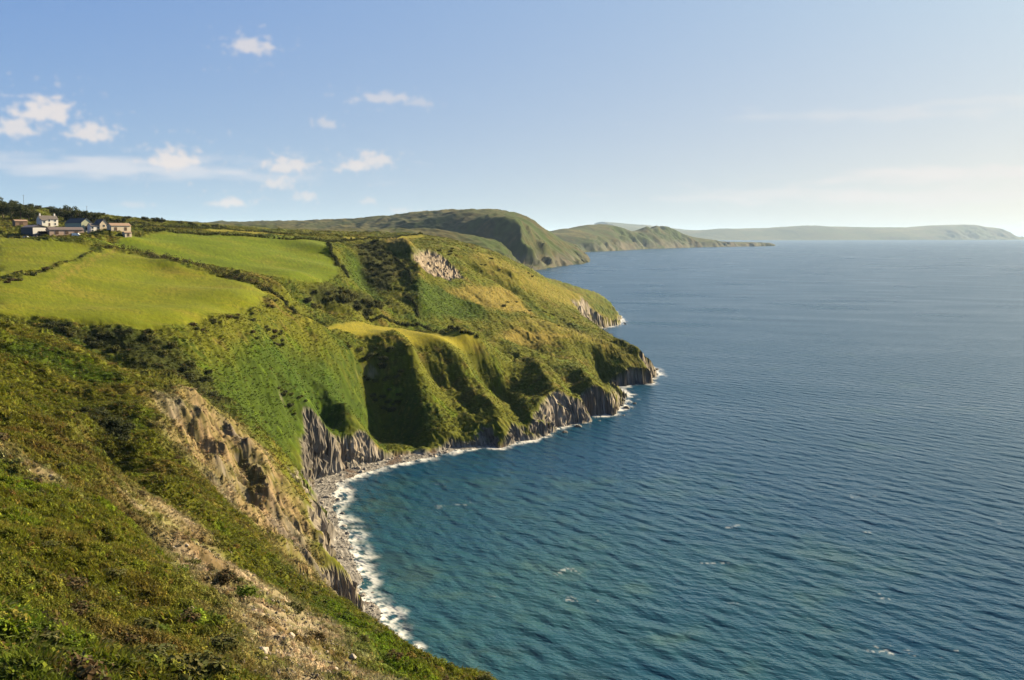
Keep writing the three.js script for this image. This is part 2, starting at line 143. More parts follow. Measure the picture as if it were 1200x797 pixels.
// trees: x, z, height of the picked foot, tree height, crown width
const TREE = [[-375.1,-760,119.4,12.2,9.9],[-366.4,-755,119.3,12.2,11],[-357.8,-750,118.7,10.8,9.9],[-349.2,-745,118.6,9.4,9.9],[-342.9,-742,117.9,9.4,8.8],[-383.9,-765,119.5,13.5,11],[-334.6,-770,122,10.8,9.9],[-328,-768,122,10.8,9.9],[-342.9,-800,124.5,12.2,11],[-324.6,-772,122.7,10.8,11],[-318.1,-770,122,9.4,9.9],[-309.1,-765,120.7,9.4,9.9],[-302.8,-765,120.1,8.1,8.8],[-295.2,-765,119.5,6.8,8.8],[-290.2,-765,118.8,6.8,7.7],[-273.6,-700,118.1,6.8,5.5],[-341.7,-960,124.2,6,9],[-334,-965,122.7,5,8],[-328.6,-968,122.8,6,7],[-318.1,-990,121.4,4,7],[-310.6,-1000,120.7,5,8],[-304.1,-1020,120.1,4,7],[-299.8,-1040,119.4,5,9],[-294,-1050,119.5,4,7],[-430.7,-880,133.9,4,9],[-424.5,-885,132.6,4,10],[-409.3,-890,131.2,4,8],[-403.5,-900,130,4,9],[-375,-940,126.3,4,8],[-355.4,-950,124.9,4,9],[-406.5,-800,123.8,12,12],[-398.4,-805,125.2,12,12],[-389.3,-800,124.5,11,12],[-381.4,-800,123.8,11,12],[-371.1,-795,123.1,10,11],[-353.5,-800,124.5,9,11],[-333.7,-800,123.8,9,11],[-325.8,-800,122.5,9,10],[-419.6,-840,130,10,12],[-406.8,-845,129.5,10,12],[-395.7,-845,128.1,9,11]];
const FAR = {near_hill: { spot: [[-2200,-3000,150],[-1500,-2500,130],[-800,-2300,110],[-538.8,-2600,116.4],[-366.4,-2600,114.3],[-241.6,-2650,114.4],[-136.8,-2750,110],[-70.9,-2850,102.9],[-23.9,-2880,81.5],[9.6,-2890,50.3],[-745.6,-3000,132.3],[-1970.8,-3400,152],[-1126.5,-3400,140.8],[-890.5,-4300,149],[-745.2,-4500,171.2],[-558.6,-4500,193.4],[-404.9,-4450,210.7],[-272.9,-4400,216.8],[-143.9,-4350,210.2],[0,-4300,202],[74.4,-4280,180.5],[141.5,-4270,134.6],[212.2,-4262,71.3],[283.1,-4260,22],[-696,-4200,134.2],[-543.4,-4100,143.8],[-327.1,-3950,158.8],[-125.2,-3780,164.5],[-36.6,-3680,152.4],[17.9,-3600,115.9],[58.4,-3520,72.2],[-517.3,-3900,116.4],[-315.1,-3800,100.6],[-120.8,-3640,70.9],[-44.4,-3560,48.2],[132.1,-3980,90.3],[171,-3960,44.6],[72.7,-3500,34.8],[-600,-5200,190],[0,-5200,150],[-1800,-5000,160],[150,-4900,90]], coast: [[-40,-2400],[0,-2505],[18.1,-2710.4],[34.4,-2952.3],[29,-3163.9],[17,-3408.2],[54.6,-3281.5],[106.1,-3544.9],[155.7,-3745.3],[224.4,-3969.6],[294.8,-4222.3],[347.5,-4751.5],[384.6,-5786.8],[300,-5600],[-200,-6200]], back: [[-3500,-6200],[-3500,-2200]] },
mid_headland: { spot: [[251.9,-7600,141.3],[318.2,-8000,156.2],[576.5,-8700,196],[819.8,-9000,213.8],[1078.9,-9300,156],[1196.8,-9500,141.3],[1301.6,-9700,203.5],[1475.8,-9900,217.7],[1599.2,-10000,167.7],[1725.3,-10150,101.6],[1827.8,-10250,71.9],[2219,-10700,52.6],[2601.9,-11200,31.4],[2737.5,-11300,37.2],[373.3,-7500,72.9],[571,-7650,91.1],[821.1,-8250,82.8],[1227.5,-9250,79.5],[1440.9,-9650,62.2],[1700,-11200,60],[2200,-11900,40],[-700,-9000,180],[1600,-12300,60],[260.8,-7866,137.1],[274.6,-8284,120.1],[329.3,-8280,151.5],[346.8,-8720,132.7],[596.6,-9004.5,190.2],[628.4,-9483,166.6],[848.5,-9315,207.4],[893.6,-9810,181.7],[1116.7,-9625.5,151.3],[1176,-10137,132.6],[1238.7,-9832.5,137.1],[1304.5,-10355,120.1],[1347.1,-10039.5,197.4],[1418.7,-10573,173],[1527.5,-10246.5,211.1],[1608.6,-10791,185],[1655.2,-10350,162.7],[1743.1,-10900,142.6],[1785.7,-10505.2,98.6],[1880.6,-11063.5,86.4],[1891.8,-10608.8,69.8],[1992.3,-11172.5,61.1],[2296.7,-11074.5,51],[2418.7,-11663,44.7],[2833.3,-11695.5,36.1],[2983.8,-12317,31.7],[1759.5,-11592,58.2],[1853,-12208,51],[2277,-12316.5,38.8],[2398,-12971,34],[-724.5,-9315,174.6],[-763,-9810,153],[1656,-12730.5,58.2],[1744,-13407,51]], coast: [[-900,-6900],[192.3,-5786.8],[282.8,-6191.3],[552.8,-7397.4],[669.7,-7609],[812.6,-8022.2],[1006.4,-8537.1],[1211.6,-9122.6],[1662.6,-10015.4],[2265.6,-10919.5],[2693.2,-11386.6],[2938.6,-11686.5],[3170.8,-12569.4],[2600,-12400],[1600,-12600],[500,-12300]], back: [[-900,-11000]] },
far_headland: { spot: [[4475.6,-30000,209],[5137.8,-31000,263.4],[6524.5,-31500,330.7],[8482.5,-32000,386.9],[9542,-32000,413.3],[10768.8,-32500,391.2],[12301.8,-33000,382],[13873,-33500,452.3],[15489.6,-34000,423.8],[16435.5,-34500,351.7],[17075,-34800,224.8],[5007.7,-30200,110],[7709.6,-31000,148.4],[10444.8,-31500,162],[13469.4,-32500,190.4],[15970.7,-33800,165.8],[5000,-34500,420],[10000,-35500,420],[15000,-37500,380],[5317.6,-32085,255.4],[5600.2,-33790,223.8],[6752.8,-32602.5,320.8],[7111.7,-34335,281.1],[8779.4,-33120,375.3],[9245.9,-34880,328.9],[9876,-33120,400.9],[10400.8,-34880,351.3],[11145.7,-33637.5,379.5],[11738,-35425,332.6],[12732.3,-34155,370.5],[13408.9,-35970,324.7],[14358.5,-34672.5,438.7],[15121.5,-36515,384.5],[16031.7,-35190,411.1],[16883.6,-37060,360.2],[17010.7,-35707.5,341.2],[17914.7,-37605,299],[5175,-35707.5,407.4],[5450,-37605,357],[10350,-36742.5,407.4],[10900,-38695,357],[15525,-38812.5,368.6],[16350,-40875,323]], coast: [[3800,-28500],[6000,-29400],[9000,-30300],[12000,-31300],[14500,-32500],[16600,-33800],[17400,-34800],[17400,-37000],[15000,-39500]], back: [[3000,-39500],[3000,-28500]] }};
// ------------------------------------------------------------------ helpers
const taken = new Map();
function numbered(name) { const n = taken.get(name) ?? 0; taken.set(name, n + 1); return n ? `${name}_${String(n).padStart(3, '0')}` : name; }
function put(o, name, { label, category, group, kind } = {}) {
  o.name = numbered(name);
  if (label) o.userData.label = label; if (category) o.userData.category = category; if (group) o.userData.group = group; if (kind) o.userData.kind = kind;
  o.traverse((c) => { c.castShadow = c.receiveShadow = true; });
  scene.add(o); return o;
}
const soil = (o) => new THREE.MeshPhysicalMaterial({ roughness: 1, specularIntensity: 0.12, ...o });
const std = (o) => new THREE.MeshStandardMaterial({ roughness: 0.95, ...o });
const rgb = (r, g, b) => new THREE.Color().setRGB(r, g, b);
function bufferGeo(pos, idx, col, uv) {
  const g = new THREE.BufferGeometry();
  g.setAttribute('position', new THREE.BufferAttribute(pos instanceof Float32Array ? pos : new Float32Array(pos), 3));
  if (col) g.setAttribute('color', new THREE.BufferAttribute(col instanceof Float32Array ? col : new Float32Array(col), 3));
  if (uv) g.setAttribute('uv', new THREE.BufferAttribute(uv instanceof Float32Array ? uv : new Float32Array(uv), 2));
  if (idx) g.setIndex(new THREE.BufferAttribute(idx instanceof Uint32Array ? idx : new Uint32Array(idx), 1));
  return g;
}
// thin-plate surface through spot heights
function thinPlate(P, lam = 1e-5, unit = 1000) {
  const n = P.length, N = n + 3, X = P.map((p) => [p[0] / unit, p[1] / unit]), M = Array.from({ length: N }, () => new Float64Array(N + 1));
  const phi = (r2) => 0.5 * r2 * Math.log(r2 + 1e-12);
  for (let i = 0; i < n; i++) { for (let j = 0; j < n; j++) M[i][j] = phi((X[i][0] - X[j][0]) ** 2 + (X[i][1] - X[j][1]) ** 2) + (i === j ? lam : 0); M[i][n] = M[n][i] = 1; M[i][n + 1] = M[n + 1][i] = X[i][0]; M[i][n + 2] = M[n + 2][i] = X[i][1]; M[i][N] = P[i][2]; }
  for (let c = 0; c < N; c++) { let p = c; for (let r = c + 1; r < N; r++) if (Math.abs(M[r][c]) > Math.abs(M[p][c])) p = r; [M[c], M[p]] = [M[p], M[c]]; for (let r = c + 1; r < N; r++) { const f = M[r][c] / M[c][c]; if (f) for (let k = c; k <= N; k++) M[r][k] -= f * M[c][k]; } }
  const w = new Float64Array(N); for (let r = N - 1; r >= 0; r--) { let s = M[r][N]; for (let k = r + 1; k < N; k++) s -= M[r][k] * w[k]; w[r] = s / M[r][r]; }
  return (x, z) => { x /= unit; z /= unit; let s = w[n] + w[n + 1] * x + w[n + 2] * z; for (let i = 0; i < n; i++) { const a = x - X[i][0], b = z - X[i][1], r2 = a * a + b * b; s += w[i] * 0.5 * r2 * Math.log(r2 + 1e-12); } return s; };
}
function inside(Q, x, z) { let c = false; for (let i = 0, j = Q.length - 1; i < Q.length; j = i++) { const [xi, zi] = Q[i], [xj, zj] = Q[j]; if ((zi > z) !== (zj > z) && x < (xj - xi) * (z - zi) / (zj - zi) + xi) c = !c; } return c; }
function toSegment(x, z, a, b) { const dx = b[0] - a[0], dz = b[1] - a[1], t = clamp(((x - a[0]) * dx + (z - a[1]) * dz) / (dx * dx + dz * dz + 1e-9)); return [Math.hypot(x - a[0] - t * dx, z - a[1] - t * dz), t]; }
const smin = (a, b, k) => { const h = clamp(0.5 + 0.5 * (b - a) / k); return b + (a - b) * h - k * h * (1 - h); };

// ------------------------------------------------------------------ the near land: heights on a raster, read smoothly
const X0 = -1150, Z0 = -1900, STEP = 2.5, NX = 600, NZ = 772;   // z from -1900 to +30
const rU = new Float32Array(NX * NZ), rS = new Float32Array(NX * NZ), rK = new Float32Array(NX * NZ), rB = new Float32Array(NX * NZ);
{
  const tp = thinPlate(SPOT), poly = [...COAST.map((c) => [c[0], c[1]]), [-200, -2600], [-3000, -2600], [-3000, 800], [200, 800]];
  const spurs = SPUR.map((s) => { const p = []; for (let i = 2; i < s.length; i += 2) p.push([s[i], s[i + 1]]); const w = s[1] * 3; return { h: s[0], w: s[1], p, box: [Math.min(...p.map((q) => q[0])) - w, Math.max(...p.map((q) => q[0])) + w, Math.min(...p.map((q) => q[1])) - w, Math.max(...p.map((q) => q[1])) + w] }; });
  for (let j = 0; j < NZ; j++) for (let i = 0; i < NX; i++) {
    const x = X0 + i * STEP, z = Z0 + j * STEP, o = j * NX + i;
    let u = tp(x, z);
    for (const s of spurs) {
      if (x < s.box[0] || x > s.box[1] || z < s.box[2] || z > s.box[3]) continue;
      let best = 1e9, tt = 0; const n = s.p.length - 1;
      for (let k = 0; k < n; k++) { const [d, t] = toSegment(x, z, s.p[k], s.p[k + 1]); if (d < best) { best = d; tt = (k + t) / n; } }
      u += s.h * 1.08 * Math.exp(-Math.pow(best / s.w, 1.35)) * sst(-0.03, 0.35, tt) * (1 - 0.4 * clamp((tt - 0.8) / 0.2));
    }
    let best = 1e9, k = 1, b = 1;
    for (let q = 0; q < COAST.length - 1; q++) { const [d, t] = toSegment(x, z, COAST[q], COAST[q + 1]); if (d < best) { best = d; k = lerp(COAST[q][2], COAST[q + 1][2], t); b = lerp(COAST[q][3], COAST[q + 1][3], t); } }
    const s = inside(poly, x, z) ? best : -best;
    u = -smin(-u, -(1.5 + 0.05 * clamp(s, 0, 60)), 4);
    rU[o] = u; rS[o] = s; rK[o] = k; rB[o] = b;
  }
}
function linRead(r, x, z) { const fx = clamp((x - X0) / STEP, 0, NX - 1.001), fz = clamp((z - Z0) / STEP, 0, NZ - 1.001), i = fx | 0, j = fz | 0, a = fx - i, b = fz - j, o = j * NX + i; return (r[o] * (1 - a) + r[o + 1] * a) * (1 - b) + (r[o + NX] * (1 - a) + r[o + NX + 1] * a) * b; }
const cub = (a, b, c, d, t) => b + 0.5 * t * (c - a + t * (2 * a - 5 * b + 4 * c - d + t * (3 * (b - c) + d - a)));
function cubRead(r, x, z) { const fx = clamp((x - X0) / STEP, 1, NX - 2.001), fz = clamp((z - Z0) / STEP, 1, NZ - 2.001), i = fx | 0, j = fz | 0, a = fx - i, b = fz - j; const row = (q) => { const o = q * NX + i; return cub(r[o - 1], r[o], r[o + 1], r[o + 2], a); }; return cub(row(j - 1), row(j), row(j + 1), row(j + 2), b); }

// ground cover patches
const patches = PATCH.map(([kind, soft, flat]) => { const q = []; for (let i = 0; i < flat.length; i += 2) q.push([flat[i], flat[i + 1]]); const m = soft + 6; return { kind, soft, q, box: [Math.min(...q.map((p) => p[0])) - m, Math.max(...q.map((p) => p[0])) + m, Math.min(...q.map((p) => p[1])) - m, Math.max(...q.map((p) => p[1])) + m] }; });
const KINDS = [...new Set(patches.map((p) => p.kind))], rP = Object.fromEntries(KINDS.map((k) => [k, new Float32Array(NX * NZ)]));
for (const p of patches) {
  const i0 = Math.max(0, Math.floor((p.box[0] - X0) / STEP)), i1 = Math.min(NX - 1, Math.ceil((p.box[1] - X0) / STEP)), j0 = Math.max(0, Math.floor((p.box[2] - Z0) / STEP)), j1 = Math.min(NZ - 1, Math.ceil((p.box[3] - Z0) / STEP)), r = rP[p.kind];
  for (let j = j0; j <= j1; j++) for (let i = i0; i <= i1; i++) {
    const x = X0 + i * STEP, z = Z0 + j * STEP; let d = 1e9;
    for (let k = 0; k < p.q.length; k++) d = Math.min(d, toSegment(x, z, p.q[k], p.q[(k + 1) % p.q.length])[0]);
    if (!inside(p.q, x, z)) d = -d;
    r[j * NX + i] = Math.max(r[j * NX + i], sst(-p.soft, p.soft, d));
  }
}
const cover = (kind, x, z) => { const w = fbm(x * 0.12, z * 0.12, 3) * 4; return linRead(rP[kind], x + w, z - w); };
const fieldAt = (x, z) => Math.max(linRead(rP.field_low, x, z), linRead(rP.field_side, x, z), linRead(rP.field_mid, x, z), linRead(rP.field_strip, x, z), linRead(rP.field_back, x, z));

const probe = { y: 0, rock: 0, beach: 0, field: 0, s: 0 };
function land(x, z, fine = true) {
  const s0 = linRead(rS, x, z);
  let u = cubRead(rU, x, z);
  const f = fieldAt(x, z), rough = (1 - f) * sst(18, 48, -z);
  const far = clamp((-z - 200) / 500);
  if (fine && s0 > -30) {
    u += f * (fbm(x * 0.02, z * 0.02, 3) * 0.9 + noise(x * 0.45, z * 0.45) * 0.12 + noise(x * 1.1 + 4, z * 1.1) * 0.08);
    if (rough > 0.02) {
      // coastal slope: runnels down the fall, hummocks
      u += rough * ((ridged((x * 0.85 - z * 0.5) * 0.045 + 3, (x * 0.5 + z * 0.85) * 0.014, 3) - 0.5) * lerp(2.4, 3.4, far) + fbm((x * 0.5 + z * 0.87) * 0.13, (x * 0.87 - z * 0.5) * 0.04, 3) * lerp(2.5, 1.9, far) + fbm(x * 0.42, z * 0.42, 3) * 0.75);
      if (z > -300) u += rough * sst(300, 180, -z) * (ridged((x * 0.5 + z * 0.87) * 0.1, (x * 0.87 - z * 0.5) * 0.035 + 5, 3) - 0.5) * 2.8;
      const q = cover('quarry', x, z), e = cover('earth', x, z);
      if (q > 0.01) u += q * ((ridged(x * 0.09, z * 0.06, 3) - 0.5) * 7 - 3);
      if (e > 0.01) u += e * ((ridged(x * 0.06 + 9, z * 0.06, 4) - 0.5) * 11 + (ridged(x * 0.25, z * 0.25, 3) - 0.5) * 1.8);
    }
  }
  const b = linRead(rB, x, z), k = linRead(rK, x, z);
  let s = s0;
  if (fine && s0 > -25 && s0 < 70) {
    const am = sst(-6, 6, s0 - b * 0.7);
    s += am * ((ridged(x * 0.03 + 40, z * 0.03, 2) - 0.55) * lerp(18, 9, sst(375, 425, -z)) + fbm(x * 0.07, z * 0.07, 3) * 5 + (ridged(x * 0.33 + 8, z * 0.33, 3) - 0.5) * 0.5) + (1 - am) * fbm(x * 0.07, z * 0.07, 2) * 3;
  }
  let L;
  if (s < 0) L = s * 0.3; else if (s < b) L = s * 0.12; else {
    const r = s - b; L = b * 0.12 + r * k;
    if (fine) { const st = 2.3, lay = L + 0.35 * x + fbm(x * 0.1, z * 0.1, 2) * 2; const q = lay / st, fr = q - Math.floor(q); L += (sst(0.15, 0.85, fr) - fr) * st * 0.75; }
  }
  const y = s < 0 ? L : smin(u, L, 2.2);
  probe.rock = s < b ? 0 : sst(-0.5, 2.0, u - L) * (s < b + 60 ? 1 : 0); probe.beach = sst(b + 1.5, b - 0.5, s); probe.field = f; probe.s = s; probe.y = y;
  return y;
}

// LOD sheet round the viewpoint: finer where the ground is near or steep, coarser behind rises
function sheet(heightOf, coarseOf, a0, a1, cols, d0, d1, rows, keep) {
  const M = 90, K = 900, cum = [];
  const w = Array.from({ length: M }, (_, m) => {
    const a = lerp(a0, a1, m / (M - 1)), r = new Float64Array(K); let top = 1e9, pv = 0;
    for (let k = 0; k < K; k++) {
      const d = d0 * Math.pow(d1 / d0, k / (K - 1)), y = Math.max(0, coarseOf(a * d, -d)), v = 1024 * (EYE - y) / d;
      if (k) { const dv = pv - v, hid = v > top + 4; r[k] = (dv > 0 ? dv : -dv * 0.3) * (hid ? 0.15 : 1) + 0.22 + 60 / K * 0.4; if (y <= 0) r[k] *= 0.15; }
      top = Math.min(top, v); pv = v;
    }
    return r;
  });
  for (let m = 0; m < M; m++) { const c = new Float64Array(K); for (let k = 1; k < K; k++) { let s = 0, n = 0; for (let q = -4; q <= 4; q++) { const mm = m + q; if (mm < 0 || mm >= M) continue; const g = 5 - Math.abs(q); for (let kk = -2; kk <= 2; kk++) { const e = k + kk; if (e < 1 || e >= K) continue; s += w[mm][e] * g; n += g; } } c[k] = c[k - 1] + s / n; } for (let k = 0; k < K; k++) c[k] /= c[K - 1]; cum.push(c); }
  const at = (m, t) => { const c = cum[m]; let lo = 0, hi = K - 1; while (hi - lo > 1) { const q = (lo + hi) >> 1; if (c[q] < t) lo = q; else hi = q; } const f = (t - c[lo]) / (c[hi] - c[lo] + 1e-12); return Math.log(d0) + Math.log(d1 / d0) * (lo + f) / (K - 1); };
  const N = cols * rows, pos = new Float32Array(N * 3), ok = new Uint8Array(N);
  for (let j = 0; j < rows; j++) {
    const t = j / (rows - 1), lm = []; for (let m = 0; m < M; m++) lm.push(at(m, t));
    for (let i = 0; i < cols; i++) {
      const fm = i / (cols - 1) * (M - 1), m = Math.min(M - 2, fm | 0), d = Math.exp(lerp(lm[m], lm[m + 1], fm - m)), a = lerp(a0, a1, i / (cols - 1)), x = a * d, z = -d, o = j * cols + i;
      const y = heightOf(x, z, o); pos[o * 3] = x; pos[o * 3 + 1] = y; pos[o * 3 + 2] = z; ok[o] = keep(x, y, z) ? 1 : 0;
    }
  }
  const idx = new Uint32Array((cols - 1) * (rows - 1) * 6); let n = 0;
  for (let j = 0; j < rows - 1; j++) for (let i = 0; i < cols - 1; i++) { const p = j * cols + i; if (!(ok[p] || ok[p + 1] || ok[p + cols] || ok[p + cols + 1])) continue; idx[n++] = p; idx[n++] = p + 1; idx[n++] = p + cols; idx[n++] = p + 1; idx[n++] = p + cols + 1; idx[n++] = p + cols; }
  // drop unused points
  const map = new Int32Array(N).fill(-1); let cnt = 0; const index = idx.slice(0, n); for (let k = 0; k < n; k++) if (map[index[k]] < 0) map[index[k]] = cnt++;
  const p2 = new Float32Array(cnt * 3), from = new Uint32Array(cnt); for (let k = 0; k < N; k++) if (map[k] >= 0) { p2.set(pos.subarray(k * 3, k * 3 + 3), map[k] * 3); from[map[k]] = k; }
  for (let k = 0; k < n; k++) index[k] = map[index[k]];
  return { pos: p2, index, from, count: cnt };
}

// colours of the ground (linear base colours)
const C = { goldenTurf: [0.078, 0.068, 0.007], fieldLow: [0.074, 0.0858, 0.002], fieldSide: [0.076, 0.0882, 0.002], fieldMid: [0.057, 0.079, 0.002], strip: [0.128, 0.112, 0.0102], bracken: [0.0186, 0.036, 0.00248], olive: [0.052, 0.057, 0.005], brown: [0.0493, 0.0306, 0.00935], straw: [0.115, 0.085, 0.0179], lush: [0.0525, 0.0863, 0.003], heath: [0.0405, 0.0288, 0.009], dark: [0.0144, 0.0176, 0.004], scree: [0.153, 0.122, 0.0828], earth: [0.118, 0.085, 0.048], rockPale: [0.165, 0.143, 0.116], rockGrey: [0.085, 0.076, 0.066], rockDark: [0.0405, 0.0378, 0.0351], pebble: [0.135, 0.126, 0.115], weed: [0.054, 0.0288, 0.0144] };
const mixIn = (c, k, t) => { c[0] += (k[0] - c[0]) * t; c[1] += (k[1] - c[1]) * t; c[2] += (k[2] - c[2]) * t; };
function groundColour(x, y, z, ny, rock, beach, s, out) {
  const c = out; c[0] = C.olive[0]; c[1] = C.olive[1]; c[2] = C.olive[2];
  const n1 = fbm(x * 0.018, z * 0.018, 4), n2 = fbm((x * 0.5 + z * 0.87) * 0.17 + 50, (x * 0.87 - z * 0.5) * 0.07, 4), n3 = fbm(x * 0.6, z * 0.6 + 20, 3), n4 = noise(x * 2.3, z * 2.3);
  mixIn(c, C.bracken, sst(0.0, 0.55, n1 + n2 * 0.7) * lerp(0.6, 0.85, sst(200, 380, -z)));
  mixIn(c, C.brown, sst(0.15, 0.7, -n1 * 0.7 + n2 * 0.9) * 0.55);
  mixIn(c, C.lush, sst(0.3, 0.6, fbm(x * 0.07 + 33, z * 0.07, 3)) * 0.55);
  mixIn(c, C.straw, sst(0.18, 0.75, n2 * 0.8 + n3 * 0.6) * 0.45);
  const v = (k) => cover(k, x, z);
  let t;
  if ((t = v('golden_turf')) > 0) { mixIn(c, C.goldenTurf, t * 0.7); mixIn(c, C.straw, t * sst(0.0, 0.6, n2) * 0.7); }
  if ((t = v('bracken')) > 0) { mixIn(c, C.bracken, t * 0.85); mixIn(c, C.lush, t * sst(0.15, 0.65, n2 + n3 * 0.4) * 0.4); }
  if ((t = v('straw')) > 0) mixIn(c, C.straw, t * (0.7 + n3 * 0.4));
  if ((t = v('heather')) > 0) mixIn(c, C.heath, t * clamp(0.55 + n2));
  if ((t = v('lush')) > 0) mixIn(c, C.lush, t * clamp(0.8 + n3 * 0.5));
  if ((t = v('scrub_and_shade')) > 0) mixIn(c, C.dark, t * 0.85);  // dark scrub ground; in the hollow it also carries painted shade
  if ((t = v('scree')) > 0) { mixIn(c, C.scree, t * clamp(0.6 + n2 * 0.9 + n3 * 0.6)); mixIn(c, C.brown, t * sst(0.1, 0.5, fbm((x * 0.5 + z * 0.87) * 0.12 + 5, (x * 0.87 - z * 0.5) * 0.05, 3)) * 0.7); }
  if ((t = v('earth')) > 0) { mixIn(c, C.earth, t * clamp(0.72 + n2 * 0.7 + n3 * 0.5)); mixIn(c, C.rockGrey, t * sst(0.0, 0.4, fbm(x * 0.09 + 21, z * 0.09, 3)) * 0.6); }
  const fl = linRead(rP.field_low, x, z), fs = linRead(rP.field_side, x, z), fm = linRead(rP.field_mid, x, z), fd = linRead(rP.field_strip, x, z), fb = linRead(rP.field_back, x, z);
  const sw = fbm(x * 0.03 + 7, z * 0.05, 4), track = sst(0.9, 0.99, Math.abs(Math.sin((x * 0.42 + z * 0.91) * 0.42 + sw * 0.6))) * sst(-0.3, 0.2, n1);
  if (fl > 0) { mixIn(c, C.fieldLow, fl); mixIn(c, C.straw, fl * clamp(sw * 0.55 + n3 * 0.2)); mixIn(c, C.bracken, fl * clamp(-sw * 0.4 + n3 * 0.25)); mixIn(c, C.straw, fl * track * 0.22); mixIn(c, C.dark, fl * sst(0.38, 0.62, n2 + n3 * 0.5) * 0.35); mixIn(c, C.bracken, fl * sst(0.3, 0.5, noise(x * 0.8, z * 0.8)) * sst(-0.1, 0.3, sw) * 0.6); }
  if (fs > 0) { mixIn(c, C.fieldSide, fs); mixIn(c, C.straw, fs * clamp(sw * 0.6)); mixIn(c, C.bracken, fs * clamp(-sw * 0.3 + n3 * 0.2)); }
  if (fm > 0) { mixIn(c, C.fieldMid, fm); mixIn(c, C.straw, fm * clamp(sw * 0.4)); mixIn(c, C.bracken, fm * clamp(-sw * 0.5 + n3 * 0.2)); mixIn(c, C.straw, fm * track * 0.15); }
  if (fd > 0) { mixIn(c, C.strip, fd); mixIn(c, C.bracken, fd * clamp(n2 * 0.4)); }
  if (fb > 0) mixIn(c, C.strip, fb * 0.8);
  if ((t = linRead(rP.track, x, z)) > 0) mixIn(c, C.straw, t * sst(-0.35, 0.3, n3 + Math.sin((x * 0.86 + z * 0.5) * 2.2) * 0.3) * 0.7);
  const field = Math.max(fl, fs, fm, fd, fb);
  // bare rock: sea cliffs, the quarried face, ledges too steep for turf
  const q = v('quarry'), steep = sst(0.3, 0.18, ny + n2 * 0.1) * (1 - field);
  const rk = clamp(Math.max(rock * sst(0.82, 0.5, ny + n2 * 0.22 + n3 * 0.16), q, steep * 0.8));
  if (rk > 0) {
    const pale = sst(-0.35, 0.35, fbm(x * 0.03 + 9, z * 0.03, 4)), kk = [0, 0, 0], lay = y * 0.9 + x * 0.42 - z * 0.15 + n2 * 1.6, st = ridged(lay * 0.9, 3.3, 2) * 2 - 1;
    const rn = fbm((x + z * 0.8) * 0.35, y * 0.5 + (x - z) * 0.12, 4), rn2 = noise((x - z) * 1.1 + y * 0.6, y * 1.5 - x * 0.4);
    for (let i = 0; i < 3; i++) kk[i] = lerp(C.rockGrey[i], C.rockPale[i], Math.max(pale, q)) * (1 + st * 0.32 + rn * 0.7 + rn2 * 0.45);
    mixIn(kk, C.earth, clamp(0.35 * sst(0, 0.5, n2) + q * 0.35));
    mixIn(c, kk, rk);
  }
  if (beach > 0) { const kk = [0, 0, 0]; for (let i = 0; i < 3; i++) kk[i] = C.pebble[i] * (1 + n3 * 0.9 + n4 * 0.7); mixIn(kk, C.rockDark, sst(0.1, 0.5, n2 + n4 * 0.4) * 0.6); mixIn(kk, C.weed, sst(0.25, 0.5, fbm(x * 0.06, z * 0.06 + 31, 3)) * 0.8); mixIn(c, kk, beach); }
  const g = 1 + n3 * (field > 0.5 ? 0.42 : 0.5) + n4 * (field > 0.5 ? 0.34 : 0.35) + n2 * 0.12;
  c[0] *= g; c[1] *= g; c[2] *= g; return c;
}
function normalsOf(g) { g.computeVertexNormals(); return g.attributes.normal.array; }

